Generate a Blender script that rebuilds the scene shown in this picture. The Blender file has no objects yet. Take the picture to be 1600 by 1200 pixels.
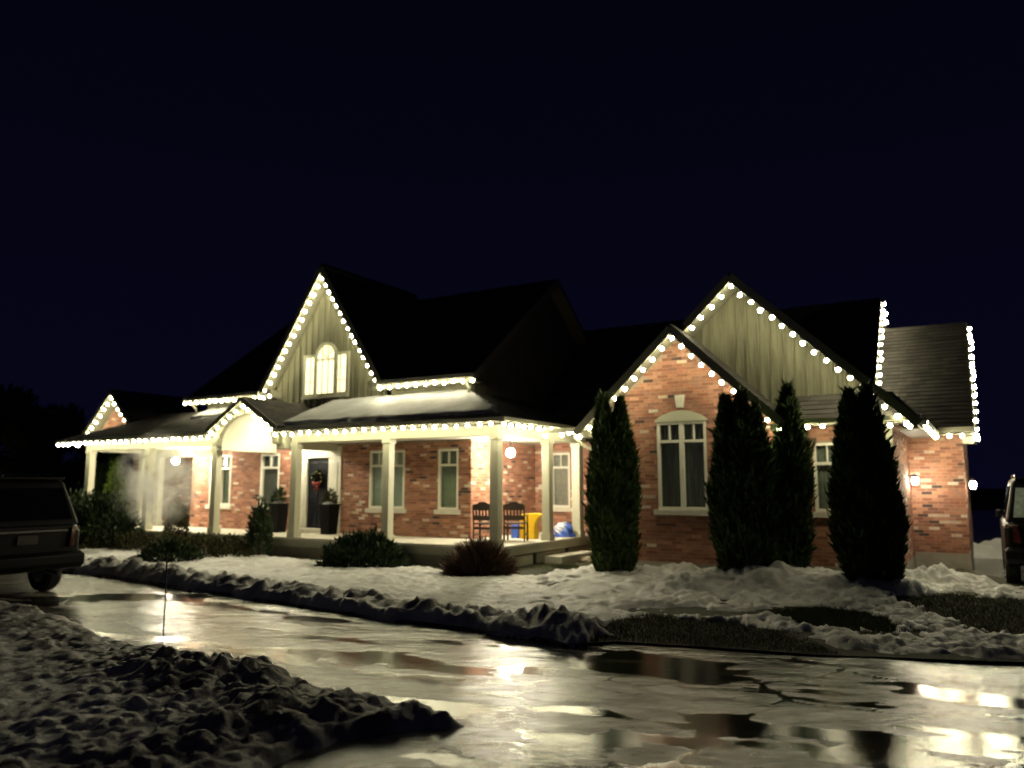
import bpy, bmesh, math, random
import numpy as np
from mathutils import Vector, Matrix
R = math.radians
random.seed(7)
scene = bpy.context.scene
C = scene.collection

# ------------------------------------------------------------------ camera
CAM_Z, FPX, HORIZ = 1.95, 1220.0, 757.0
PITCH = math.atan((HORIZ - 600.0) / FPX)
cam = bpy.data.cameras.new('camera')
cam.sensor_width = 36.0
cam.lens = 36.0 * FPX / 1600.0
cam.clip_end = 600.0
cam.dof.use_dof = True
cam.dof.focus_distance = 9.0
cam.dof.aperture_fstop = 0.68
camo = bpy.data.objects.new('camera', cam)
camo.location = (0, 0, CAM_Z)
camo.rotation_euler = (R(90) + PITCH, 0, 0)
C.objects.link(camo)
scene.camera = camo

# ------------------------------------------------------------------ night sky
world = bpy.data.worlds.new('World')
scene.world = world
world.use_nodes = True
wn = world.node_tree
bg = wn.nodes['Background']
sky = wn.nodes.new('ShaderNodeTexSky')
sky.sky_type = 'NISHITA'
sky.sun_disc = False
sky.sun_elevation = R(-7.0)
sky.sun_rotation = R(200)
sky.air_density = 1.0
sky.dust_density = 0.2
sky.ozone_density = 6.0
tint = wn.nodes.new('ShaderNodeMix')
tint.data_type = 'RGBA'
tint.blend_type = 'ADD'
tint.inputs[0].default_value = 1.0
wtc = wn.nodes.new('ShaderNodeTexCoord')
wsp = wn.nodes.new('ShaderNodeSeparateXYZ')
wn.links.new(wtc.outputs['Generated'], wsp.inputs[0])
wmr = wn.nodes.new('ShaderNodeMapRange')
wmr.inputs[1].default_value = 0.0; wmr.inputs[2].default_value = 0.75
wn.links.new(wsp.outputs[2], wmr.inputs[0])
wcr = wn.nodes.new('ShaderNodeValToRGB')      # faint town glow low down, black overhead
wcr.color_ramp.elements[0].color = (0.021, 0.021, 0.098, 1)
wcr.color_ramp.elements[1].color = (0.009, 0.009, 0.030, 1)
wn.links.new(wmr.outputs[0], wcr.inputs[0])
wn.links.new(wcr.outputs[0], tint.inputs[7])
wn.links.new(sky.outputs[0], tint.inputs[6])
wn.links.new(tint.outputs[2], bg.inputs[0])
bg.inputs[1].default_value = 0.07
moon = bpy.data.lights.new('sun', 'SUN')
moon.energy = 0.006
moon.angle = R(10)
moon.color = (0.75, 0.82, 1.0)
moono = bpy.data.objects.new('sun', moon)
moono.rotation_euler = (R(50), 0, R(-30))
moono.location = (0, 0, 30)
C.objects.link(moono)

# ------------------------------------------------------------------ render
scene.render.engine = 'CYCLES'
scene.view_settings.view_transform = 'Standard'
scene.view_settings.look = 'None'
scene.view_settings.exposure = 0.45
scene.view_settings.gamma = 1.0
scene.cycles.use_denoising = True
scene.cycles.use_light_tree = True
scene.cycles.max_bounces = 8
scene.cycles.diffuse_bounces = 5
scene.cycles.transparent_max_bounces = 12
scene.cycles.volume_bounces = 2
scene.cycles.sample_clamp_indirect = 4.0
scene.cycles.use_fast_gi = False

# ------------------------------------------------------------------ frames
TH = R(31.0)
CU, SU = math.cos(TH), math.sin(TH)
P0 = (-0.36, 17.8)

def H(u, v, z=0.0):
    """house frame (u right along the front, v back, z up) to world"""
    return Vector((P0[0] + u * CU + v * SU, P0[1] - u * SU + v * CU, z))

def G(px, py, z=0.0):
    """photo pixel to the point on the ground plane z"""
    x, y = (px - 800) / FPX, (600 - py) / FPX
    d = Vector((x, math.cos(PITCH) - y * math.sin(PITCH), math.sin(PITCH) + y * math.cos(PITCH)))
    t = (z - CAM_Z) / d.z
    return Vector((d.x * t, d.y * t, z))

# ------------------------------------------------------------------ noise (numpy)
_rng = np.random.default_rng(11)
_perm = _rng.random((256, 256))

def vnoise(x, y):
    xi = np.floor(x).astype(int); yi = np.floor(y).astype(int)
    fx = x - xi; fy = y - yi
    fx = fx * fx * (3 - 2 * fx); fy = fy * fy * (3 - 2 * fy)
    a = _perm[xi % 256, yi % 256]; b = _perm[(xi + 1) % 256, yi % 256]
    c = _perm[xi % 256, (yi + 1) % 256]; d = _perm[(xi + 1) % 256, (yi + 1) % 256]
    return (a * (1 - fx) + b * fx) * (1 - fy) + (c * (1 - fx) + d * fx) * fy

def fbm(x, y, s, o=4):
    r = np.zeros_like(x); a = 0.5; f = 1.0 / s
    for k in range(o):
        r = r + a * vnoise(x * f + 17.3 * k, y * f + 5.1 * k)
        a *= 0.5; f *= 2.03
    return r

def worley(X, Y, s, seed=0):
    """distance to nearest and second cell point, and the nearest cell's random number"""
    x = X / s; y = Y / s; xi = np.floor(x).astype(int); yi = np.floor(y).astype(int)
    f1 = np.full(X.shape, 9.0); f2 = np.full(X.shape, 9.0); cid = np.zeros(X.shape)
    for i in (-1, 0, 1):
        for j in (-1, 0, 1):
            a = xi + i; b = yi + j
            px = a + _perm[(a + seed) % 256, b % 256]; py = b + _perm[(b + 57) % 256, (a + seed + 91) % 256]
            d = np.hypot(x - px, y - py); r = _perm[(a * 7 + 13 + seed) % 256, (b * 3 + 29) % 256]
            n1 = d < f1
            f2 = np.where(n1, f1, np.minimum(f2, d)); cid = np.where(n1, r, cid); f1 = np.where(n1, d, f1)
    return f1, f2, cid

def chunks(X, Y, s, seed=0):
    """broken crust: flat-topped pieces of uneven height"""
    wx = X + .25 * s * (fbm(X, Y, s * .5, 3) - .44) * 2; wy = Y + .25 * s * (fbm(X + 9, Y + 4, s * .5, 3) - .44) * 2
    f1, f2, c = worley(wx, wy, s, seed)
    return c ** 1.5 * np.clip((f2 - f1) / .35, 0, 1) ** .7 * (1 - .35 * f1)

def sdist(poly, x, y):
    """signed distance to a polygon, positive inside"""
    n = len(poly)
    best = np.full(x.shape, 1e9)
    inside = np.zeros(x.shape, bool)
    for i in range(n):
        x0, y0 = poly[i]; x1, y1 = poly[(i + 1) % n]
        dx, dy = x1 - x0, y1 - y0
        t = np.clip(((x - x0) * dx + (y - y0) * dy) / (dx * dx + dy * dy + 1e-12), 0, 1)
        best = np.minimum(best, np.hypot(x - x0 - t * dx, y - y0 - t * dy))
        c = ((y0 > y) != (y1 > y)) & (x < (x1 - x0) * (y - y0) / (y1 - y0 + 1e-12) + x0)
        inside ^= c
    return np.where(inside, best, -best)

# ------------------------------------------------------------------ materials
def mat(name):
    m = bpy.data.materials.new(name)
    m.use_nodes = True
    return m, m.node_tree, m.node_tree.nodes['Principled BSDF']

def N(nt, kind, **kw):
    n = nt.nodes.new(kind)
    for k, v in kw.items():
        setattr(n, k, v)
    return n

def plain(name, col, rough=0.6, metal=0.0, var=0.12, scale=9.0, bump=0.15, bscale=60.0, coat=0.0):
    m, nt, b = mat(name)
    tc = N(nt, 'ShaderNodeTexCoord')
    no = N(nt, 'ShaderNodeTexNoise')
    no.inputs['Scale'].default_value = scale
    no.inputs['Detail'].default_value = 5
    nt.links.new(tc.outputs['Object'], no.inputs['Vector'])
    mr = N(nt, 'ShaderNodeMapRange')
    mr.inputs[3].default_value = 1 - var * 1.6
    mr.inputs[4].default_value = 1 + var * 1.6
    nt.links.new(no.outputs[0], mr.inputs[0])
    mx = N(nt, 'ShaderNodeMix', data_type='RGBA', blend_type='MULTIPLY')
    mx.inputs[0].default_value = 1
    mx.inputs[6].default_value = (*col, 1)
    nt.links.new(mr.outputs[0], mx.inputs[7])
    nt.links.new(mx.outputs[2], b.inputs['Base Color'])
    b.inputs['Roughness'].default_value = rough
    b.inputs['Metallic'].default_value = metal
    b.inputs['Coat Weight'].default_value = coat
    if bump:
        n2 = N(nt, 'ShaderNodeTexNoise')
        n2.inputs['Scale'].default_value = bscale
        n2.inputs['Detail'].default_value = 4
        nt.links.new(tc.outputs['Object'], n2.inputs['Vector'])
        bp = N(nt, 'ShaderNodeBump')
        bp.inputs['Strength'].default_value = bump
        bp.inputs['Distance'].default_value = 0.02
        nt.links.new(n2.outputs[0], bp.inputs['Height'])
        nt.links.new(bp.outputs[0], b.inputs['Normal'])
    return m

def attr_mat(name, rough=0.8, var=0.25, scale=40.0, bump=0.4):
    """base colour from a face colour attribute 'col' with grain on top"""
    m, nt, b = mat(name)
    at = N(nt, 'ShaderNodeAttribute', attribute_name='col')
    tc = N(nt, 'ShaderNodeTexCoord')
    no = N(nt, 'ShaderNodeTexNoise')
    no.inputs['Scale'].default_value = scale
    no.inputs['Detail'].default_value = 6
    nt.links.new(tc.outputs['Object'], no.inputs['Vector'])
    mr = N(nt, 'ShaderNodeMapRange')
    mr.inputs[3].default_value = 1 - var * 1.6
    mr.inputs[4].default_value = 1 + var * 1.6
    nt.links.new(no.outputs[0], mr.inputs[0])
    mx = N(nt, 'ShaderNodeMix', data_type='RGBA', blend_type='MULTIPLY')
    mx.inputs[0].default_value = 1
    nt.links.new(at.outputs['Color'], mx.inputs[6])
    nt.links.new(mr.outputs[0], mx.inputs[7])
    nt.links.new(mx.outputs[2], b.inputs['Base Color'])
    b.inputs['Roughness'].default_value = rough
    bp = N(nt, 'ShaderNodeBump')
    bp.inputs['Strength'].default_value = bump
    bp.inputs['Distance'].default_value = 0.01
    nt.links.new(no.outputs[0], bp.inputs['Height'])
    nt.links.new(bp.outputs[0], b.inputs['Normal'])
    return m

def emit(name, col, strength):
    m, nt, b = mat(name)
    b.inputs['Base Color'].default_value = (0.8, 0.8, 0.75, 1)
    b.inputs['Roughness'].default_value = 0.3
    b.inputs['Emission Color'].default_value = (*col, 1)
    b.inputs['Emission Strength'].default_value = strength
    return m

def glass_mat(name, tintc=(0.93, 0.96, 0.95), refl=0.12):
    m, nt, b = mat(name)
    nt.nodes.remove(b)
    out = nt.nodes['Material Output']
    tr = N(nt, 'ShaderNodeBsdfTransparent'); tr.inputs[0].default_value = (*tintc, 1)
    gl = N(nt, 'ShaderNodeBsdfGlossy'); gl.inputs['Roughness'].default_value = 0.04
    lw = N(nt, 'ShaderNodeLayerWeight'); lw.inputs[0].default_value = 0.35
    mr = N(nt, 'ShaderNodeMapRange'); mr.inputs[3].default_value = refl * 0.5; mr.inputs[4].default_value = 0.8
    nt.links.new(lw.outputs['Facing'], mr.inputs[0])
    mx = N(nt, 'ShaderNodeMixShader')
    nt.links.new(mr.outputs[0], mx.inputs[0])
    nt.links.new(tr.outputs[0], mx.inputs[1]); nt.links.new(gl.outputs[0], mx.inputs[2])
    nt.links.new(mx.outputs[0], out.inputs['Surface'])
    return m

M = {}
LIGHT = (1.0, 0.92, 0.58)
M['trim'] = plain('cream_paint', (0.47, 0.46, 0.35), 0.5, var=0.07, scale=3.0, bump=0.08)
def siding_mat():
    m, nt, b = mat('sage_siding'); L = nt.links.new
    tc = N(nt, 'ShaderNodeTexCoord'); mp = N(nt, 'ShaderNodeMapping'); mp.inputs['Scale'].default_value = (14, 14, 0.9); L(tc.outputs['Object'], mp.inputs[0])
    n1 = N(nt, 'ShaderNodeTexNoise'); n1.inputs['Scale'].default_value = 1.0; n1.inputs['Detail'].default_value = 6; n1.inputs['Roughness'].default_value = .65; L(mp.outputs[0], n1.inputs['Vector'])
    cr = N(nt, 'ShaderNodeValToRGB'); cr.color_ramp.elements[0].position = .3; cr.color_ramp.elements[0].color = (0.085, 0.080, 0.050, 1); cr.color_ramp.elements[1].position = .72; cr.color_ramp.elements[1].color = (0.24, 0.235, 0.155, 1)
    L(n1.outputs[0], cr.inputs[0]); L(cr.outputs[0], b.inputs['Base Color']); b.inputs['Roughness'].default_value = .75
    bp = N(nt, 'ShaderNodeBump'); bp.inputs['Strength'].default_value = .4; bp.inputs['Distance'].default_value = .01; L(n1.outputs[0], bp.inputs['Height']); L(bp.outputs[0], b.inputs['Normal'])
    return m
M['siding'] = siding_mat()
M['white'] = plain('white_paint', (0.74, 0.72, 0.62), 0.5, var=0.06, scale=3.0, bump=0.08)
M['rake'] = plain('taupe_paint', (0.20, 0.19, 0.15), 0.6, var=0.1)
M['soffit'] = plain('soffit_paint', (0.27, 0.26, 0.20), 0.6, var=0.06)
M['ceiling'] = plain('ceiling_paint', (0.80, 0.78, 0.68), 0.6, var=0.04)
M['mortar'] = plain('mortar', (0.34, 0.25, 0.19), 0.95, var=0.2, scale=14)
M['brick'] = attr_mat('brick_clay', 0.88, 0.28, 30.0, 0.5)
M['shingle'] = attr_mat('asphalt_shingle', 0.9, 0.3, 90.0, 0.7)
M['roofbase'] = plain('roof_felt', (0.03, 0.028, 0.027), 0.9)
M['stone'] = plain('sill_stone', (0.62, 0.59, 0.50), 0.8, var=0.12, bump=0.3)
M['concrete'] = plain('foundation_parging', (0.30, 0.28, 0.23), 0.9, var=0.2, scale=5, bump=0.4)
M['deck'] = plain('porch_floor', (0.64, 0.61, 0.52), 0.6, var=0.15, scale=4)
M['bulb'] = emit('bulb_glow', LIGHT, 96.0)
M['globe'] = emit('globe_glow', (1.0, 0.90, 0.66), 620.0)
M['entry'] = emit('entry_glow', (1.0, 0.90, 0.66), 340.0)
M['lantern'] = emit('lantern_glow', (1.0, 0.90, 0.66), 230.0)
M['litroom'] = emit('lit_room', (1.0, 0.88, 0.50), 1.15)
M['cord'] = plain('cord_green', (0.03, 0.04, 0.03), 0.6)
M['glass'] = glass_mat('window_glass')
M['blind'] = plain('pale_blind', (0.74, 0.80, 0.70), 0.8, var=0.08)
M['blinddark'] = plain('grey_blind', (0.34, 0.34, 0.30), 0.8, var=0.1)
M['curtain'] = plain('green_curtain', (0.50, 0.56, 0.40), 0.9, var=0.15)
M['dark'] = plain('shade_backing', (0.012, 0.011, 0.010), 0.9)  # near-black colour standing in for shade behind windows and between boards
M['door'] = plain('door_paint', (0.006, 0.007, 0.012), 0.35, var=0.2)
M['metal_black'] = plain('black_metal', (0.02, 0.02, 0.02), 0.4, metal=0.6)
M['brass'] = plain('brass', (0.5, 0.36, 0.14), 0.3, metal=1.0)
M['wood_dark'] = plain('dark_wood', (0.035, 0.022, 0.016), 0.55, var=0.3, scale=12)
M['yellow'] = plain('yellow_plastic', (0.75, 0.46, 0.015), 0.4, var=0.06)
M['blue'] = plain('blue_plastic', (0.035, 0.09, 0.42), 0.45, var=0.12)
M['bagwhite'] = plain('bag_white', (0.55, 0.6, 0.72), 0.5, var=0.15)
M['red'] = plain('red_ribbon', (0.24, 0.02, 0.02), 0.6)
M['planter'] = plain('planter_black', (0.003, 0.003, 0.0035), 0.7)
M['planter'].node_tree.nodes['Principled BSDF'].inputs['Specular IOR Level'].default_value = 0.15
M['bark'] = plain('bark', (0.06, 0.04, 0.028), 0.9, var=0.3, bump=0.6)
M['rock'] = plain('rock', (0.34, 0.29, 0.22), 0.9, var=0.3, scale=6, bump=0.6, bscale=20)
M['rockdark'] = plain('rock_dark', (0.10, 0.085, 0.075), 0.9, var=0.3, scale=6, bump=0.6, bscale=20)
M['carpaint'] = plain('dark_car_paint', (0.004, 0.0035, 0.004), 0.45, var=0.1, bump=0.0, coat=0.0)
M['carpaint'].node_tree.nodes['Principled BSDF'].inputs['Specular IOR Level'].default_value = 0.25
M['carglass'] = plain('car_glass', (0.006, 0.006, 0.007), 0.06, var=0.05, bump=0.0)
M['frost'] = plain('frosted_glass', (0.42, 0.50, 0.46), 0.7, var=0.35, scale=14, bump=0.3)
M['chrome'] = plain('chrome', (0.6, 0.58, 0.55), 0.15, metal=1.0, var=0.05, bump=0)
M['tyre'] = plain('tyre_rubber', (0.012, 0.012, 0.012), 0.9)
M['taillight'] = plain('tail_lens', (0.04, 0.005, 0.004), 0.15, bump=0, coat=0.8)
M['plate'] = plain('plate', (0.04, 0.036, 0.033), 0.5)
M['stake'] = plain('stake', (0.03, 0.025, 0.02), 0.7)

def leaf_mat(name, c1, c2):
    m, nt, b = mat(name)
    at = N(nt, 'ShaderNodeAttribute', attribute_name='col')
    mx = N(nt, 'ShaderNodeMix', data_type='RGBA')
    mx.inputs[6].default_value = (*c1, 1); mx.inputs[7].default_value = (*c2, 1)
    nt.links.new(at.outputs['Fac'], mx.inputs[0])
    nt.links.new(mx.outputs[2], b.inputs['Base Color'])
    b.inputs['Roughness'].default_value = 0.7
    b.inputs['Specular IOR Level'].default_value = 0.25
    return m
M['cedar'] = leaf_mat('cedar_leaf', (0.025, 0.045, 0.012), (0.085, 0.14, 0.03))
M['evergreen'] = leaf_mat('evergreen_leaf', (0.012, 0.025, 0.010), (0.04, 0.065, 0.025))
M['olive'] = leaf_mat('olive_leaf', (0.03, 0.03, 0.012), (0.08, 0.075, 0.03))
M['twig'] = leaf_mat('brown_twig', (0.05, 0.028, 0.018), (0.16, 0.095, 0.06))
M['grass'] = leaf_mat('grass_blade', (0.022, 0.034, 0.008), (0.075, 0.095, 0.024))
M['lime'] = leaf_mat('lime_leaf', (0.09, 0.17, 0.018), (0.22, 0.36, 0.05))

# snow
def snow_mat(name, dirty=0.25, base=(0.80, 0.81, 0.83)):
    m, nt, b = mat(name)
    tc = N(nt, 'ShaderNodeTexCoord')
    n1 = N(nt, 'ShaderNodeTexNoise'); n1.inputs['Scale'].default_value = 1.4; n1.inputs['Detail'].default_value = 7
    n1.inputs['Roughness'].default_value = 0.65
    nt.links.new(tc.outputs['Object'], n1.inputs['Vector'])
    cr = N(nt, 'ShaderNodeValToRGB')
    cr.color_ramp.elements[0].position = 0.34; cr.color_ramp.elements[0].color = (1, 1, 1, 1)
    cr.color_ramp.elements[1].position = 0.62; cr.color_ramp.elements[1].color = (0, 0, 0, 1)
    nt.links.new(n1.outputs[0], cr.inputs[0])
    mu = N(nt, 'ShaderNodeMath', operation='MULTIPLY'); mu.inputs[1].default_value = dirty
    nt.links.new(cr.outputs[0], mu.inputs[0])
    at = N(nt, 'ShaderNodeAttribute', attribute_name='dirt')
    ad = N(nt, 'ShaderNodeMath', operation='ADD', use_clamp=True)
    nt.links.new(mu.outputs[0], ad.inputs[0]); nt.links.new(at.outputs['Fac'], ad.inputs[1])
    mx = N(nt, 'ShaderNodeMix', data_type='RGBA')
    mx.inputs[6].default_value = (*base, 1); mx.inputs[7].default_value = (0.14, 0.125, 0.12, 1)
    nt.links.new(ad.outputs[0], mx.inputs[0])
    nt.links.new(mx.outputs[2], b.inputs['Base Color'])
    b.inputs['Roughness'].default_value = 0.55
    n2 = N(nt, 'ShaderNodeTexNoise'); n2.inputs['Scale'].default_value = 30; n2.inputs['Detail'].default_value = 8; n2.inputs['Roughness'].default_value = .7
    nt.links.new(tc.outputs['Object'], n2.inputs['Vector'])
    bp = N(nt, 'ShaderNodeBump'); bp.inputs['Strength'].default_value = 0.8; bp.inputs['Distance'].default_value = 0.035
    nt.links.new(n2.outputs[0], bp.inputs['Height']); nt.links.new(bp.outputs[0], b.inputs['Normal'])
    return m
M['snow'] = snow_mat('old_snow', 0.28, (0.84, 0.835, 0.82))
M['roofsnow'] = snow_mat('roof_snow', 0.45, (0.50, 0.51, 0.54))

# wet driveway: slushy ice over concrete with clear puddles
def drive_mat():
    m, nt, b = mat('wet_driveway')
    L = nt.links.new
    tc = N(nt, 'ShaderNodeTexCoord')
    mp = N(nt, 'ShaderNodeMapping'); mp.inputs['Rotation'].default_value = (0, 0, R(20)); mp.inputs['Scale'].default_value = (0.42, 1.0, 1)
    L(tc.outputs['Object'], mp.inputs[0])
    n1 = N(nt, 'ShaderNodeTexNoise'); n1.inputs['Scale'].default_value = 0.75; n1.inputs['Detail'].default_value = 7; n1.inputs['Roughness'].default_value = 0.55
    n1.inputs['Distortion'].default_value = 0.6
    L(mp.outputs[0], n1.inputs['Vector'])
    # more open water toward the right of the drive
    sp = N(nt, 'ShaderNodeSeparateXYZ'); L(tc.outputs['Object'], sp.inputs[0])
    gx = N(nt, 'ShaderNodeMapRange'); gx.inputs[1].default_value = -3; gx.inputs[2].default_value = 3.0
    gx.inputs[3].default_value = -0.05; gx.inputs[4].default_value = 0.0
    L(sp.outputs[0], gx.inputs[0])
    ad = N(nt, 'ShaderNodeMath', operation='ADD'); L(n1.outputs[0], ad.inputs[0]); L(gx.outputs[0], ad.inputs[1])
    pa = N(nt, 'ShaderNodeAttribute', attribute_name='dirt')
    pud = N(nt, 'ShaderNodeMapRange', interpolation_type='SMOOTHSTEP'); pud.inputs[1].default_value = 0.1; pud.inputs[2].default_value = 0.9
    L(pa.outputs['Fac'], pud.inputs[0])
    n2 = N(nt, 'ShaderNodeTexNoise'); n2.inputs['Scale'].default_value = 3.5; n2.inputs['Detail'].default_value = 8
    L(mp.outputs[0], n2.inputs['Vector'])
    ice = N(nt, 'ShaderNodeValToRGB')
    ice.color_ramp.elements[0].position = 0.3; ice.color_ramp.elements[0].color = (0.07, 0.066, 0.058, 1)
    ice.color_ramp.elements[1].position = 0.7; ice.color_ramp.elements[1].color = (0.30, 0.29, 0.26, 1)
    L(n2.outputs[0], ice.inputs[0])
    mx = N(nt, 'ShaderNodeMix', data_type='RGBA')
    L(pud.outputs[0], mx.inputs[0]); L(ice.outputs[0], mx.inputs[6]); mx.inputs[7].default_value = (0.03, 0.028, 0.025, 1)
    ms = N(nt, 'ShaderNodeMapping'); ms.inputs['Rotation'].default_value = (0, 0, R(14)); ms.inputs['Scale'].default_value = (0.30, 1.35, 1)
    L(tc.outputs['Object'], ms.inputs[0])
    n6 = N(nt, 'ShaderNodeTexNoise'); n6.inputs['Scale'].default_value = 1.5; n6.inputs['Detail'].default_value = 6; n6.inputs['Distortion'].default_value = 1.2
    L(ms.outputs[0], n6.inputs['Vector'])
    wet = N(nt, 'ShaderNodeMapRange', interpolation_type='SMOOTHSTEP'); wet.inputs[1].default_value = .52; wet.inputs[2].default_value = .64
    L(n6.outputs[0], wet.inputs[0])
    s1 = N(nt, 'ShaderNodeMath', operation='SUBTRACT'); s1.inputs[1].default_value = .44; L(n6.outputs[0], s1.inputs[0])
    s2 = N(nt, 'ShaderNodeMath', operation='ABSOLUTE'); L(s1.outputs[0], s2.inputs[0])
    lin = N(nt, 'ShaderNodeMapRange'); lin.inputs[1].default_value = .003; lin.inputs[2].default_value = .014; lin.inputs[3].default_value = .35; lin.inputs[4].default_value = 1
    L(s2.outputs[0], lin.inputs[0])
    wm = N(nt, 'ShaderNodeMix', data_type='RGBA'); L(wet.outputs[0], wm.inputs[0]); L(mx.outputs[2], wm.inputs[6]); wm.inputs[7].default_value = (0.085, 0.075, 0.062, 1)
    lm = N(nt, 'ShaderNodeMix', data_type='RGBA', blend_type='MULTIPLY'); lm.inputs[0].default_value = 1
    L(wm.outputs[2], lm.inputs[6]); L(lin.outputs[0], lm.inputs[7])
    # cracks and track lines
    vo = N(nt, 'ShaderNodeTexVoronoi', feature='DISTANCE_TO_EDGE'); vo.inputs['Scale'].default_value = 0.62
    wz = N(nt, 'ShaderNodeMix', data_type='RGBA'); wz.inputs[0].default_value = 0.35
    n5 = N(nt, 'ShaderNodeTexNoise'); n5.inputs['Scale'].default_value = 1.3; n5.inputs['Detail'].default_value = 3
    L(mp.outputs[0], n5.inputs['Vector']); L(mp.outputs[0], wz.inputs[6]); L(n5.outputs[1], wz.inputs[7])
    L(wz.outputs[2], vo.inputs['Vector'])
    ck = N(nt, 'ShaderNodeMapRange'); ck.inputs[1].default_value = 0.0; ck.inputs[2].default_value = 0.022; ck.inputs[3].default_value = 0.25; ck.inputs[4].default_value = 1
    L(vo.outputs['Distance'], ck.inputs[0])
    mc = N(nt, 'ShaderNodeMix', data_type='RGBA', blend_type='MULTIPLY'); mc.inputs[0].default_value = 1
    L(lm.outputs[2], mc.inputs[6]); L(ck.outputs[0], mc.inputs[7])
    L(mc.outputs[2], b.inputs['Base Color'])
    rg = N(nt, 'ShaderNodeMapRange'); rg.inputs[3].default_value = 0.18; rg.inputs[4].default_value = 0.06
    L(pud.outputs[0], rg.inputs[0])
    rw = N(nt, 'ShaderNodeMapRange'); rw.inputs[3].default_value = 1.0; rw.inputs[4].default_value = .62; L(wet.outputs[0], rw.inputs[0])
    rm = N(nt, 'ShaderNodeMath', operation='MULTIPLY'); L(rg.outputs[0], rm.inputs[0]); L(rw.outputs[0], rm.inputs[1])
    L(rm.outputs[0], b.inputs['Roughness'])
    b.inputs['IOR'].default_value = 1.6
    n3 = N(nt, 'ShaderNodeTexNoise'); n3.inputs['Scale'].default_value = 9.0; n3.inputs['Detail'].default_value = 8; n3.inputs['Roughness'].default_value = .7
    L(mp.outputs[0], n3.inputs['Vector'])
    hi = N(nt, 'ShaderNodeMapRange'); hi.inputs[3].default_value = 0.36; hi.inputs[4].default_value = 0.085
    L(pud.outputs[0], hi.inputs[0])
    bp = N(nt, 'ShaderNodeBump'); bp.inputs['Distance'].default_value = 0.03
    L(hi.outputs[0], bp.inputs['Strength']); L(n3.outputs[0], bp.inputs['Height']); L(bp.outputs[0], b.inputs['Normal'])
    return m
M['drive'] = drive_mat()
M['soil'] = plain('lawn_soil', (0.028, 0.030, 0.012), 0.95, var=0.35, scale=3, bump=0.6, bscale=30)

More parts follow.
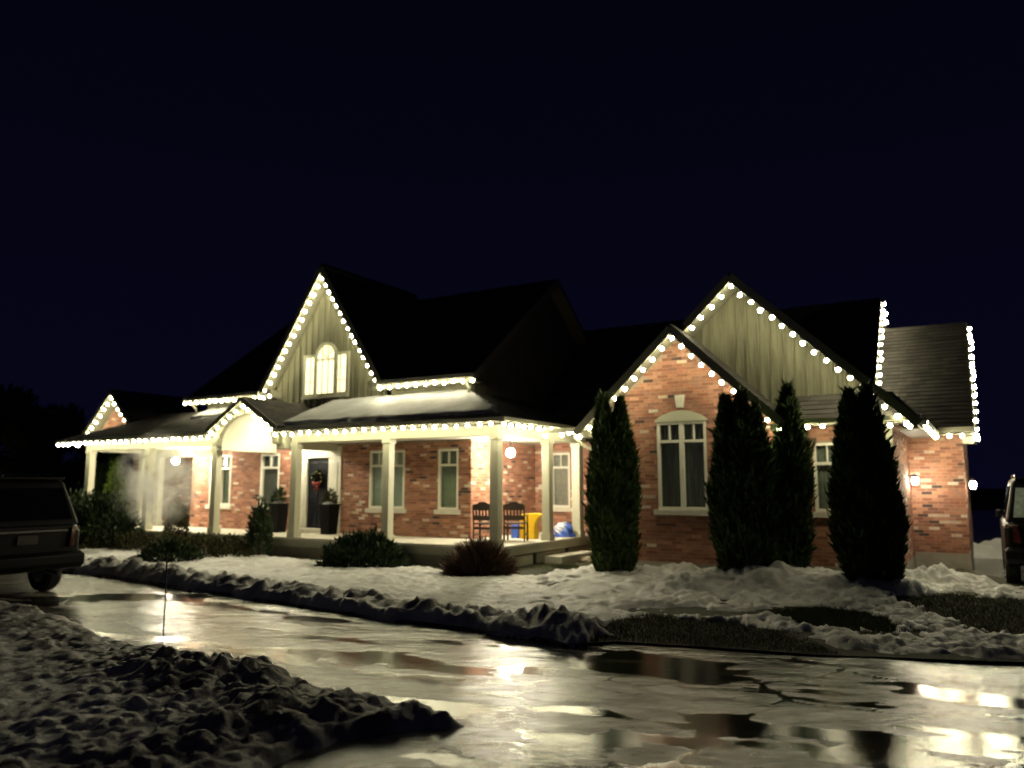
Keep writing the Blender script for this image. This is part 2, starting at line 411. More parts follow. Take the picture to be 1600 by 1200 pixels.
# ------------------------------------------------------------------ mesh builder
class MB:
    def __init__(s):
        s.v = []; s.f = []; s.c = []; s.col = None
    def face(s, pts):
        i = len(s.v); s.v += [tuple(p) for p in pts]; s.f.append(tuple(range(i, i + len(pts)))); s.c.append(s.col)
    def box(s, x0, x1, y0, y1, z0, z1):
        i = len(s.v)
        s.v += [(x0, y0, z0), (x1, y0, z0), (x1, y1, z0), (x0, y1, z0), (x0, y0, z1), (x1, y0, z1), (x1, y1, z1), (x0, y1, z1)]
        for q in ((0, 3, 2, 1), (4, 5, 6, 7), (0, 1, 5, 4), (1, 2, 6, 5), (2, 3, 7, 6), (3, 0, 4, 7)):
            s.f.append(tuple(i + k for k in q)); s.c.append(s.col)
        return s
    def slab(s, top, d):
        """polygon extruded by vector d"""
        n = len(top); i = len(s.v); d = Vector(d)
        s.v += [tuple(Vector(p)) for p in top] + [tuple(Vector(p) + d) for p in top]
        s.f.append(tuple(range(i, i + n))); s.c.append(s.col)
        s.f.append(tuple(range(i + 2 * n - 1, i + n - 1, -1))); s.c.append(s.col)
        for k in range(n):
            k2 = (k + 1) % n
            s.f.append((i + k, i + n + k, i + n + k2, i + k2)); s.c.append(s.col)
        return s
    def bar(s, a, b, w, h, up=(0, 0, 1)):
        a = Vector(a); b = Vector(b); d = (b - a).normalized(); up = Vector(up)
        x = d.cross(up).normalized() * (w / 2); y = x.cross(d).normalized() * (h / 2)
        s.slab([a - x - y, a + x - y, a + x + y, a - x + y], b - a)
        return s
    def tube(s, path, r, n=8, closed=False, cap=True):
        path = [Vector(p) for p in path]; rings = []
        rr = r if isinstance(r, (list, tuple)) else [r] * len(path)
        for k, p in enumerate(path):
            if closed:
                t = path[(k + 1) % len(path)] - path[k - 1]
            else:
                t = path[min(k + 1, len(path) - 1)] - path[max(k - 1, 0)]
            t.normalize()
            a = Vector((0, 0, 1)) if abs(t.z) < 0.9 else Vector((1, 0, 0))
            x = t.cross(a).normalized(); y = t.cross(x)
            i = len(s.v)
            for j in range(n):
                an = 2 * math.pi * j / n
                s.v.append(tuple(p + (x * math.cos(an) + y * math.sin(an)) * rr[k]))
            rings.append(i)
        m = len(rings)
        for k in range(m if closed else m - 1):
            a, b = rings[k], rings[(k + 1) % m]
            for j in range(n):
                s.f.append((a + j, b + j, b + (j + 1) % n, a + (j + 1) % n)); s.c.append(s.col)
        if cap and not closed:
            s.f.append(tuple(rings[0] + j for j in range(n))); s.c.append(s.col)
            s.f.append(tuple(rings[-1] + j for j in reversed(range(n)))); s.c.append(s.col)
        return s
    def lathe(s, prof, c=(0, 0, 0), n=16):
        i = len(s.v); c = Vector(c)
        for (r, z) in prof:
            for j in range(n):
                a = 2 * math.pi * j / n
                s.v.append((c.x + r * math.cos(a), c.y + r * math.sin(a), c.z + z))
        for k in range(len(prof) - 1):
            for j in range(n):
                a = i + k * n
                s.f.append((a + j, a + (j + 1) % n, a + n + (j + 1) % n, a + n + j)); s.c.append(s.col)
        s.f.append(tuple(i + j for j in reversed(range(n)))); s.c.append(s.col)
        s.f.append(tuple(i + (len(prof) - 1) * n + j for j in range(n))); s.c.append(s.col)
        return s
    def loft(s, rings, cap=True):
        n = len(rings[0]); i = len(s.v)
        for r in rings:
            s.v += [tuple(p) for p in r]
        for k in range(len(rings) - 1):
            for j in range(n):
                a = i + k * n
                s.f.append((a + j, a + (j + 1) % n, a + n + (j + 1) % n, a + n + j)); s.c.append(s.col)
        if cap:
            s.f.append(tuple(i + j for j in reversed(range(n)))); s.c.append(s.col)
            s.f.append(tuple(i + (len(rings) - 1) * n + j for j in range(n))); s.c.append(s.col)
        return s
    def mesh(s, name, m, smooth=False):
        me = bpy.data.meshes.new(name)
        me.from_pydata(s.v, [], s.f)
        if any(c is not None for c in s.c):
            at = me.attributes.new('col', 'FLOAT_COLOR', 'FACE')
            buf = np.ones((len(s.c), 4), np.float32)
            for k, c in enumerate(s.c):
                if c is not None:
                    buf[k, :3] = c
            at.data.foreach_set('color', buf.ravel())
        bm = bmesh.new(); bm.from_mesh(me)
        bmesh.ops.recalc_face_normals(bm, faces=bm.faces)
        bm.to_mesh(me); bm.free()
        if m: me.materials.append(m)
        if smooth:
            me.polygons.foreach_set('use_smooth', [True] * len(me.polygons))
        me.update()
        return me
    def build(s, name, m, parent=None, smooth=False, bevel=0):
        o = bpy.data.objects.new(name, s.mesh(name, m, smooth))
        C.objects.link(o)
        if parent: o.parent = parent
        if bevel:
            b = o.modifiers.new('bevel', 'BEVEL'); b.width = bevel; b.segments = 2; b.limit_method = 'ANGLE'
        return o

def quads_mesh(name, verts, nper, m, fac=None):
    """fast mesh of separate n-gons from a numpy array (k*nper,3); fac per face -> attribute col"""
    k = len(verts) // nper
    me = bpy.data.meshes.new(name)
    me.vertices.add(len(verts)); me.vertices.foreach_set('co', np.ascontiguousarray(verts, np.float32).ravel())
    me.loops.add(k * nper); me.loops.foreach_set('vertex_index', np.arange(k * nper, dtype=np.int32))
    me.polygons.add(k)
    me.polygons.foreach_set('loop_start', np.arange(0, k * nper, nper, dtype=np.int32))
    me.update(calc_edges=True)
    if fac is not None:
        at = me.attributes.new('col', 'FLOAT_COLOR', 'FACE')
        buf = np.ones((k, 4), np.float32); buf[:, 0] = buf[:, 1] = buf[:, 2] = fac
        at.data.foreach_set('color', buf.ravel())
    me.materials.append(m)
    return me

def link(name, me, parent=None):
    o = bpy.data.objects.new(name, me); C.objects.link(o)
    if parent: o.parent = parent
    return o

def tag(o, label, cat, group=None, kind=None):
    o['label'] = label
    if cat: o['category'] = cat
    if group: o['group'] = group
    if kind: o['kind'] = kind
    return o

def empty(name, loc, rz=0.0, label=None, cat=None, group=None):
    o = bpy.data.objects.new(name, None); C.objects.link(o)
    o.empty_display_size = 0.3
    o.location = loc; o.rotation_euler = (0, 0, rz)
    if label: tag(o, label, cat, group)
    return o

# ------------------------------------------------------------------ the ground
def sheet(name, pts, z, m, kind='structure'):
    b = MB(); b.face([(p[0], p[1], z) for p in pts])
    o = b.build(name, m); o['kind'] = kind
    return o
sheet('ground', [(-300, -60), (300, -60), (300, 400), (-300, 400)], -0.03, M['soil'])

EDGE_PX = [(-260, 868), (40, 882), (100, 892), (300, 924), (430, 945), (560, 966), (700, 984), (830, 1001), (890, 1013), (960, 1008), (1120, 1018), (1290, 1030), (1450, 1036), (1620, 1042), (1900, 1050)]
EDGE = [tuple(G(*p).xy) for p in EDGE_PX]
LAWN = EDGE + [tuple(G(1900, 925).xy), tuple(G(1600, 912).xy), tuple(G(1530, 900).xy), tuple(H(8.9, 6.0).xy), tuple(H(8.0, 3.0).xy), tuple(H(2.5, 2.4).xy), tuple(H(1.2, 5.0).xy), tuple(H(-1.0, 1.2).xy), tuple(H(-17, 1.2).xy), tuple(H(-26, 0.0).xy)]
# the driveway: one paved sheet under the whole foreground and the lane at the right of the garage
dv = MB()
dv.face([(p[0], p[1], -0.002) for p in [(-40, -10), (40, -10), (40, 60), (10.9, 60), (9.0, 12), (4.5, 12), (-1, 15), (-40, 26)]])
drive = dv.build('driveway', M['drive']); drive['kind'] = 'structure'

def heightfield(name, x0, x1, y0, y1, st, fn, m):
    nx = int((x1 - x0) / st) + 1; ny = int((y1 - y0) / st) + 1
    X, Y = np.meshgrid(np.linspace(x0, x1, nx), np.linspace(y0, y1, ny))
    Z, keep, dirt = fn(X, Y)
    idx = np.arange(nx * ny).reshape(ny, nx)
    q = np.stack([idx[:-1, :-1], idx[:-1, 1:], idx[1:, 1:], idx[1:, :-1]], -1).reshape(-1, 4)
    kf = keep.ravel()[q].any(1)
    q = q[kf]
    used = np.unique(q); remap = -np.ones(nx * ny, int); remap[used] = np.arange(len(used))
    V = np.stack([X.ravel(), Y.ravel(), Z.ravel()], -1)[used].astype(np.float32)
    q = remap[q].astype(np.int32)
    me = bpy.data.meshes.new(name)
    me.vertices.add(len(V)); me.vertices.foreach_set('co', V.ravel())
    me.loops.add(q.size); me.loops.foreach_set('vertex_index', q.ravel())
    me.polygons.add(len(q)); me.polygons.foreach_set('loop_start', np.arange(0, q.size, 4, dtype=np.int32))
    me.update(calc_edges=True)
    me.polygons.foreach_set('use_smooth', [True] * len(q))
    at = me.attributes.new('dirt', 'FLOAT', 'POINT')
    at.data.foreach_set('value', dirt.ravel()[used].astype(np.float32))
    me.materials.append(m)
    return link(name, me)

def lumps(X, Y, s):
    return np.abs(2 * fbm(X, Y, s, 4) - 0.94)

# slush and ice plates on the paving: low relief with meltwater lying level in the hollows
def drive_fn(X, Y):
    c, sn = math.cos(R(20)), math.sin(R(20))
    a = X * c - Y * sn; b = X * sn + Y * c            # along and across the lane
    n = fbm(a * .30, b, .50, 5)
    wx = a * .50 + .9 * (fbm(a, b, .9, 4) - .44); wy = b + .7 * (fbm(a + 5, b + 7, .7, 4) - .44)
    f1, f2, cid = worley(wx, wy, 1.15, 21)
    joint = np.clip((f2 - f1) / .06, 0, 1)
    h = 0.055 * (n - .30) + .010 * (cid - .5) + .014 * (fbm(a * .45, b, .26, 4) - .44) + .009 * (joint - 1) * np.clip((X + 1.5) / 2.5, .15, 1)
    bias = np.interp(X, [-4, -1, 1, 3, 9], [-.0030, -.0018, .0006, .0016, .0014])
    lvl = 0.0075 + bias
    wet = np.clip((lvl - h) / .0022 + .5, 0, 1)
    z = np.maximum(h, lvl) - .002
    z = np.clip(z, .0005, .04) + .004
    return z, np.ones(X.shape, bool), wet * 1.0 + 2.0 * np.floor(np.clip((1 - joint) * 50, 0, 49)) / 100.0 * 0
def _hf_drive():
    o = heightfield('driveway', -11, 13, 3.6, 14.4, 0.04, drive_fn, M['drive'])
    o['kind'] = 'structure'
_hf_drive()

# bare grass patches (photo pixel outlines on the lawn)
BARE = []
for pp in ([(925, 1020), (935, 985), (1010, 968), (1100, 975), (1170, 985), (1240, 1003), (1300, 1040), (1120, 1032)],
           [(1220, 960), (1290, 955), (1360, 968), (1410, 990), (1330, 994), (1260, 985)],
           [(1385, 938), (1480, 932), (1620, 945), (1620, 1005), (1540, 990), (1450, 962)],
           [(868, 888), (890, 886), (900, 940), (870, 945)]):
    BARE.append([tuple(G(*p).xy) for p in pp])
# piles of shovelled snow: photo pixel, height, radius
PILES = [(1060, 925, .50, .65), (1130, 905, .40, .6), (1185, 925, .50, .7), (1250, 915, .34, .5), (1420, 915, .60, .8), (1470, 912, .46, .6),
         (890, 985, .20, .34), (835, 985, .14, .3), (905, 1000, .20, .3), (985, 950, .18, .4), (230, 880, .22, .5), (160, 868, .2, .7), (560, 945, .16, .3), (425, 915, .2, .28), (452, 925, .2, .3)]
PILES = [(G(a, b).x, G(a, b).y, h * .42, r) for a, b, h, r in PILES]

def lawn_fn(X, Y):
    d = sdist(LAWN, X, Y) + 0.35 * (fbm(X, Y, 0.6) - 0.47)
    big = fbm(X, Y, 3.0, 3); fine = fbm(X, Y, 0.35, 4)
    z = 0.105 + 0.08 * (big - 0.45) + 0.085 * (fine - 0.47) + 0.05 * (lumps(X, Y, 0.6)) + 0.07 * np.clip(lumps(X, Y, 0.28), 0, .4) + 0.035 * (fbm(X, Y, .13, 2) - .37)
    # rough ploughed edge along the drive
    de = np.full(X.shape, 1e9)
    for i in range(len(EDGE) - 1):
        (ax, ay), (bx, by) = EDGE[i], EDGE[i + 1]
        t = np.clip(((X - ax) * (bx - ax) + (Y - ay) * (by - ay)) / ((bx - ax) ** 2 + (by - ay) ** 2), 0, 1)
        de = np.minimum(de, np.hypot(X - ax - t * (bx - ax), Y - ay - t * (by - ay)))
    berm = np.exp(-((de - 0.45) / 0.38) ** 2)
    left = np.clip((2.0 - X) / 1.0, 0.12, 1)
    z = z + left * berm * (0.05 + 0.16 * np.clip(lumps(X, Y, 0.5), 0, .6) + 0.15 * chunks(X, Y, .34, 3) + .07 * chunks(X, Y, .15, 8) + 0.10 * (fbm(X, Y, 0.11) - .44))
    for (px, py, h, r) in PILES:
        rr = np.hypot((X - px) / 1.5, Y - py) / r
        z = z + h * np.exp(-rr ** 2 * 1.6) * (0.65 + 1.1 * np.clip(lumps(X, Y, 0.45), 0, .6))
    # planting bed rises under the cedars
    cu = (X - P0[0]) * CU - (Y - P0[1]) * SU; cv = (X - P0[0]) * SU + (Y - P0[1]) * CU
    z = z + (0.08 + .17 * np.clip((cu - 2.5) / 2.5, 0, 1)) * np.clip((cu - 1.0) / 1.5, 0, 1) * np.clip((9.4 - cu) / 1.0, 0, 1) * np.exp(-((cv - 0.6) / 1.1) ** 2)
    rough = np.clip((X - 1.0) / 2.0, 0, 1)
    z = z + rough * 0.07 * (lumps(X, Y, 0.9) - 0.1)
    bare = np.full(X.shape, -1e9)
    for b in BARE[:3]:
        bare = np.maximum(bare, sdist(b, X, Y))
    bare = np.maximum(bare, sdist(BARE[3], X, Y) * .6 - .12 + 1.3 * (fbm(X, Y, 0.3, 3) - .44))
    bare = bare + 0.5 * (fbm(X, Y, 0.5) - 0.47) + 0.5 * (fbm(X, Y, 0.16, 3) - 0.44)
    z = z + rough * (0.10 * np.clip(lumps(X, Y, 0.33), 0, .5) + 0.12 * (fbm(X, Y, .12, 3) - .44) + .05 * chunks(X, Y, .3, 6) - .095 - .13 * np.clip((fbm(X, Y, 1.1, 3) - .45) * 6, 0, 1))
    z = z - 0.22 * np.clip(bare / 0.12 + 0.4, 0, 1)
    z = z * np.clip(d / (0.10 + .35 * rough), 0, 1) - 0.03 * (d < 0)
    # bare bed right against the porch
    bed = np.clip((cv + 0.95 + 0.5 * (fbm(X, Y, .7) - .47)) / 0.25, 0, 1) * (cu < 1.6)
    z = z - 0.16 * bed
    dirt = np.clip(0.45 * berm * left * (fine > 0.40) + 0.32 * rough * np.clip((fine - .40) * 6, 0, 1) + .25 * berm, 0, 0.75)
    keep = (z > 0.048) & (d > -0.05)
    return z, keep, dirt
lawn = heightfield('snow', -16, 15, 6.8, 22.5, 0.042, lawn_fn, M['snow'])
tag(lawn, 'patchy trodden snow over the front lawn with a rough ploughed edge along the driveway', 'snow', kind='stuff')

# soil of the lawn under the snow, a step above the paving
lw = MB(); lw.face([(x, y, 0.046) for x, y in LAWN])
lo = lw.build('lawn', M['soil']); lo['kind'] = 'structure'

BANK = [tuple(G(*p).xy) for p in [(-500, 930), (0, 942), (60, 955), (115, 975), (200, 1010), (300, 1035), (400, 1062), (500, 1085), (600, 1108), (735, 1138), (650, 1148), (560, 1160), (480, 1178), (430, 1200), (380, 1250), (-500, 1400)]]
def bank_fn(X, Y):
    d = sdist(BANK, X, Y) + 0.22 * (fbm(X, Y, 0.4) - 0.47)
    fine = fbm(X, Y, 0.25, 4)
    z = 0.06 + 0.07 * (fine - .47) + 0.06 * (fbm(X, Y, 1.2, 3) - .45) + .05 * (fbm(X, Y, .09, 2) - .37)
    ridge = np.exp(-((d - 0.55) / 0.5) ** 2)
    near = np.clip((X + 5.6) / 1.6, 0.35, 1)
    z = z + near * ridge * (0.04 + 0.09 * np.clip(lumps(X, Y, 0.7), 0, .6) + .085 * chunks(X, Y, .30, 5) + .05 * chunks(X, Y, .12, 2) + .10 * (fine - .4) + .07 * (fbm(X, Y, .10, 3) - .44))
    for (a, b, h, r) in ((250, 1085, .42, .9), (370, 1075, .40, .7), (150, 1140, .34, .8), (330, 1150, .30, .8), (470, 1120, .26, .5), (100, 1190, .3, .7), (560, 1125, .16, .4)):
        p = G(a, b)
        rr = np.hypot(X - p.x, Y - p.y) / r
        z = z + .24 * h * np.exp(-rr ** 2 * 1.5) * (0.7 + .5 * np.clip(lumps(X, Y, 0.5), 0, .6) + .55 * chunks(X, Y, .26, 9) + .4 * chunks(X, Y, .11, 4))
    z = z * np.clip(d / 0.10, 0, 1)
    keep = (z > 0.006)
    dirt = np.clip(0.50 * ridge + 0.35 * np.clip((fine - .45) * 5, 0, 1) + .14, 0, .85)
    return z, keep, dirt
bank = heightfield('snow_bank', -10, 0.6, 4.4, 13.2, 0.026, bank_fn, M['snow'])
tag(bank, 'lumpy dirty snow bank heaped along the near side of the wet driveway', 'snow bank', kind='stuff')

# a last strip of snow behind the garage lane
def far_fn(X, Y):
    p = G(1548, 868)
    z = 0.45 * np.exp(-(((X - p.x) / 1.1) ** 2 + ((Y - p.y) / .7) ** 2)) * (.7 + lumps(X, Y, .5)) - .05
    return z, z > 0.004, 0.1 * np.ones_like(z)
_p = G(1548, 868)
far = heightfield('snow_pile', _p.x - 3, _p.x + 3, _p.y - 2, _p.y + 2, 0.06, far_fn, M['snow'])
tag(far, 'small pale snow pile beside the lane past the brick garage corner', 'snow pile', kind='stuff')

# grass blades in the bare patches
def grass():
    rng = np.random.default_rng(5); vs = []; fc = []
    for b in BARE:
        a = np.array(b); lo_, hi_ = a.min(0) - .2, a.max(0) + .2
        n = int(min(26000, 5000 * (hi_ - lo_).prod()))
        p = lo_ + rng.random((n, 2)) * (hi_ - lo_)
        s = sdist(b, p[:, 0], p[:, 1]) + 0.5 * (fbm(p[:, 0], p[:, 1], 0.5) - .47)
        p = p[(s > -0.05 - .25 * rng.random(len(p)) ** 2) & (sdist(LAWN, p[:, 0], p[:, 1]) > .02)]; n = len(p)
        h = 0.02 + 0.05 * rng.random(n) ** 1.3; an = rng.random(n) * 6.283; w = 0.0035
        dx, dy = np.cos(an) * w, np.sin(an) * w
        lx, ly = (rng.random(n) - .5) * .09, (rng.random(n) - .5) * .09
        z0 = np.full(n, 0.044)
        t = np.stack([np.stack([p[:, 0] - dx, p[:, 1] - dy, z0], -1), np.stack([p[:, 0] + dx, p[:, 1] + dy, z0], -1), np.stack([p[:, 0] + lx, p[:, 1] + ly, z0 + h], -1)], 1)
        vs.append(t.reshape(-1, 3)); fc.append(rng.random(n))
    o = link('grass', quads_mesh('grass', np.concatenate(vs), 3, M['grass'], np.concatenate(fc)))
    tag(o, 'short dull green grass showing through the bare patches in the snow', 'grass', kind='stuff')
grass()

# ------------------------------------------------------------------ the house
house = empty('house', H(0, 0, 0), -TH, 'long red brick house with sage gables and a columned front porch trimmed in lights', 'house')
HP = house
FLOOR = 0.57
PAL = [(0.34, 0.15, 0.092), (0.38, 0.18, 0.115), (0.30, 0.125, 0.078), (0.35, 0.175, 0.12), (0.41, 0.205, 0.13), (0.27, 0.125, 0.09)]
PALE = [(0.60, 0.50, 0.40), (0.55, 0.42, 0.31), (0.50, 0.38, 0.30)]
DARK = [(0.065, 0.045, 0.042), (0.09, 0.05, 0.04)]
brick_rng = random.Random(3)
n_single = [0]
odd_mats = {}
def odd_mat(c):
    if c not in odd_mats:
        odd_mats[c] = plain('brick_%s' % ('pale' if c[0] > .3 else 'dark'), c, 0.88, var=0.28, scale=30, bump=0.5)
    return odd_mats[c]
brick_meshes = {}

def brick_wall(name, axis, pos, a0, a1, z0, top, openings=(), singles=40, back=True, kinks=(), odd=0.10):
    """axis 'F': faces -v at v=pos, runs in u; axis 'S': faces +u at u=pos, runs in v. top: z or function of a"""
    tf = top if callable(top) else (lambda a: top)
    if axis == 'F': P = lambda a, o, z: (a, pos - o, z)
    else: P = lambda a, o, z: (pos + o, a, z)
    w = MB()
    br = sorted(set([a0, a1] + [x for o in openings for x in (o[0], o[1]) if a0 < x < a1] + [k for k in kinks if a0 < k < a1]))
    for l, r in zip(br[:-1], br[1:]):
        mid = (l + r) / 2
        zs = [z0]
        for o in sorted([o for o in openings if o[0] < mid < o[1]], key=lambda o: o[2]):
            w.face([P(l, 0, zs[-1]), P(r, 0, zs[-1]), P(r, 0, o[2]), P(l, 0, o[2])]); zs.append(o[3])
        w.face([P(l, 0, zs[-1]), P(r, 0, zs[-1]), P(r, 0, tf(r)), P(l, 0, tf(l))])
    for o in openings:   # reveals
        b, c, d, e = o[:4]
        for (p, q) in (((b, d), (c, d)), ((c, d), (c, e)), ((c, e), (b, e)), ((b, e), (b, d))):
            w.face([P(p[0], 0, p[1]), P(q[0], 0, q[1]), P(q[0], -0.14, q[1]), P(p[0], -0.14, p[1])])
    wall = w.build(name, M['mortar'], HP)
    f = MB(); singles_left = singles
    row = 0; z = z0 + 0.005; dz = 0.075; bl = 0.225
    while z < 9:
        zt = z + 0.065
        if zt > max(tf(a0), tf(a1), *[tf(k) for k in kinks] or [0]): break
        a = a0 - (bl / 2 if row % 2 else 0)
        while a < a1:
            s, e = max(a, a0), min(a + bl - 0.01, a1)
            a += bl
            segs = [(s, e)]
            for o in openings:
                if o[2] < zt and o[3] > z:
                    ns = []
                    for (x, y) in segs:
                        if y <= o[0] or x >= o[1]: ns.append((x, y))
                        else:
                            if x < o[0]: ns.append((x, o[0]))
                            if y > o[1]: ns.append((o[1], y))
                    segs = ns
            for (x, y) in segs:
                if y - x < 0.03: continue
                if min(tf(x), tf(y)) < zt - 0.002: continue
                cl = .55 + 1.1 * max(0, math.sin(x * 1.9 + z * 2.3 + pos) * math.sin(x * .7 - z * 3.1 + 1.3 * pos) + .35)
                t = brick_rng.random() / cl; out = 0.010 + 0.005 * brick_rng.random()
                if t < odd * 0.7: c = brick_rng.choice(PALE)
                elif t < odd: c = brick_rng.choice(DARK)
                else:
                    c = brick_rng.choice(PAL); k = 0.66 + 0.5 * brick_rng.random(); c = tuple(v * k for v in c)
                if t < odd and singles_left > 0 and n_single[0] < 298 and y - x > 0.2:
                    if (axis, c) not in brick_meshes:
                        bm_ = MB()
                        if axis == 'F': bm_.box(-.1075, .1075, -0.014, 0.0, -.0325, .0325)
                        else: bm_.box(0.0, 0.014, -.1075, .1075, -.0325, .0325)
                        brick_meshes[(axis, c)] = bm_.mesh('brick', odd_mat(c))
                    o_ = link('brick', brick_meshes[(axis, c)], wall)
                    o_.location = P((x + y) / 2, 0.0005, z + 0.0325)
                    n_single[0] += 1; singles_left -= 1
                    continue
                f.col = c
                if axis == 'F': f.box(x, y, pos - out, pos - 0.0005, z, zt)
                else: f.box(pos + 0.0005, pos + out, x, y, z, zt)
        row += 1; z += dz
    o = f.build('brick_courses', M['brick'], wall)
    o['kind'] = 'stuff'
    return wall

# --- windows -----------------------------------------------------------
def window(axis, pos, a0, a1, z0, z1, blind='blinddark', double=False, transom=0.42, sill=True, fw=0.055, curtain_part=1.0):
    """framed sash set in an opening; parts: frame > pane, mullion, sill, blind"""
    if axis == 'F': B = lambda m, x0, x1, o0, o1, c0, c1: m.box(x0, x1, pos - o1, pos - o0, c0, c1)
    else: B = lambda m, x0, x1, o0, o1, c0, c1: m.box(pos + o0, pos + o1, x0, x1, c0, c1)
    f = MB(); e = 0.004
    B(f, a0 - e, a0 + fw, -0.08, 0.022, z0 - e, z1 + e); B(f, a1 - fw, a1 + e, -0.08, 0.022, z0 - e, z1 + e)
    B(f, a0 + fw, a1 - fw, -0.08, 0.020, z1 - fw, z1 + e); B(f, a0 + fw, a1 - fw, -0.08, 0.020, z0 - e, z0 + fw)
    fr = f.build('window', M['white'], HP)
    cells = [(a0 + fw, a1 - fw)]
    if double:
        mid = (a0 + a1) / 2
        m = MB(); B(m, mid - 0.05, mid + 0.05, -0.07, 0.016, z0 + fw, z1 - fw); m.build('mullion', M['white'], fr)
        cells = [(a0 + fw, mid - 0.05), (mid + 0.05, a1 - fw)]
    zt = z1 - transom
    for (x, y) in cells:
        if transom:
            m = MB(); B(m, x, y, -0.06, 0.010, zt - 0.03, zt + 0.03); m.build('transom_bar', M['white'], fr)
            m = MB(); B(m, (x + y) / 2 - .015, (x + y) / 2 + .015, -0.055, 0.004, zt + .03, z1 - fw); m.build('muntin', M['white'], fr)
            m = MB(); B(m, x, y, -0.045, -0.040, zt + .03, z1 - fw); m.build('pane', M['glass'], fr)
            m = MB(); B(m, x, y, -0.045, -0.040, z0 + fw, zt - .03); m.build('pane', M['glass'], fr)
        else:
            m = MB(); B(m, x, y, -0.045, -0.040, z0 + fw, z1 - fw); m.build('pane', M['glass'], fr)
        # curtain or blind behind the glass, with soft folds
        m = MB(); n = 22; xe = x + (y - x) * curtain_part
        for k in range(n):
            s, t = x + (xe - x) * k / n, x + (xe - x) * (k + 1) / n
            o0 = -0.115 - 0.012 * math.sin(k * 1.7); o1 = -0.115 - 0.012 * math.sin((k + 1) * 1.7)
            if axis == 'F': m.face([(s, pos - o0, z0), (t, pos - o1, z0), (t, pos - o1, z1), (s, pos - o0, z1)])
            else: m.face([(pos + o0, s, z0), (pos + o1, t, z0), (pos + o1, t, z1), (pos + o0, s, z1)])
        m.build('blind', M[blind], fr, smooth=True)
    m = MB(); B(m, a0, a1, -0.30, -0.29, z0, z1); m.build('shade_backing', M['dark'], fr)  # near-black sheet painted as the shade of the unlit room
    if sill:
        m = MB(); B(m, a0 - 0.10, a1 + 0.10, -0.05, 0.075, z0 - 0.125, z0 - 0.006); m.build('sill', M['stone'], fr, bevel=0.008)
    return fr

# --- roof slabs with shingles -------------------------------------------
shr = random.Random(9)
def roof(poly, th=0.10, soffit='soffit', shingles=True, ex=0.15, wd=0.32):
    """poly: corners, the first two along the eave (left to right seen from outside)"""
    p = [Vector(q) for q in poly]
    e = (p[1] - p[0]).normalized(); n = e.cross(p[2] - p[1]).normalized()
    if n.z < 0: n = -n
    s = n.cross(e).normalized()
    b = MB(); b.slab([q - n * 0.0 for q in p], -n * th)
    ro = b.build('roof', M['roofbase'], HP)
    so = MB(); so.slab([q - n * (th + 0.003) for q in p], -n * 0.02); so.build('soffit', M[soffit], ro)
    if shingles:
        pts = [((q - p[0]).dot(e), (q - p[0]).dot(s)) for q in p]
        amin = min(a for a, _ in pts); amax = max(a for a, _ in pts); bmax = max(c for _, c in pts)
        def span(c):
            xs = []
            for i in range(len(pts)):
                (x0, y0), (x1, y1) = pts[i], pts[(i + 1) % len(pts)]
                if (y0 - c) * (y1 - c) <= 0 and abs(y1 - y0) > 1e-9:
                    xs.append(x0 + (x1 - x0) * (c - y0) / (y1 - y0))
            return (min(xs), max(xs)) if len(xs) >= 2 else None
        m = MB(); c = -0.02; row = 0
        while c < bmax - 0.04:
            sp = span(max(c, 0.002) + ex * .5)
            if sp:
                a = sp[0] - (wd / 2 if row % 2 else 0) - 0.1 * shr.random()
                while a < sp[1]:
                    x0, x1 = max(a, sp[0]), min(a + wd - 0.008, sp[1]); a += wd
                    if x1 - x0 < 0.03: continue
                    k = 0.024 + 0.030 * shr.random(); m.col = (k * 1.12, k, k * 0.88)
                    h0 = 0.012 + 0.007 * shr.random(); o = p[0]
                    q = [o + e * x0 + s * c + n * h0, o + e * x1 + s * c + n * h0, o + e * x1 + s * (c + ex + .03) + n * 0.003, o + e * x0 + s * (c + ex + .03) + n * 0.003]
                    i = len(m.v)
                    m.v += [tuple(t) for t in q] + [tuple(q[0] - n * h0), tuple(q[1] - n * h0)]
                    for fc in ((i, i + 1, i + 2, i + 3), (i + 4, i + 5, i + 1, i), (i + 4, i, i + 3), (i + 1, i + 5, i + 2)):
                        m.f.append(fc); m.c.append(m.col)
            row += 1; c += ex
        so_ = m.build('shingles', M['shingle'], ro); so_['kind'] = 'stuff'
    return ro

def trim_bar(name, a, b, w, h, up=(0, 0, 1), m='trim', parent=None):
    x = MB(); x.bar(a, b, w, h, up); return x.build(name, M[m], parent or HP)
def trim_box(name, *a, m='trim', bevel=0.0, parent=None):
    x = MB(); x.box(*a); return x.build(name, M[m], parent or HP, bevel=bevel)

WV = 1.8          # main front wall
UE, VE = -1.9, 5.2  # side wall, connector wall
# main brick walls
win_main = [(-12.1, -11.1, 1.30, 2.88, 'blind', True, .55), (-9.74, -8.92, 1.30, 2.88, 'blinddark', False, 1), (-5.31, -4.07, 1.30, 2.88, 'blind', True, 1), (-2.93, -2.29, 1.30, 2.88, 'curtain', False, .78)]
DOOR = (-8.15, -6.38, FLOOR, 3.06)
brick_wall('wall', 'F', WV, -13.0, UE, 0.0, 3.12, [w[:4] for w in win_main] + [DOOR], singles=120)
brick_wall('wall', 'S', UE, WV, VE, 0.0, 3.12, [], singles=32)
brick_wall('wall', 'F', VE, UE, 1.9, 0.0, 3.3, [(-1.34, -0.75, 1.30, 2.86)], singles=14)
for w in win_main:
    window('F', WV, *w[:4], blind=w[4], double=w[5], curtain_part=w[6])
window('F', VE, -1.34, -0.75, 1.30, 2.86, blind='blinddark')

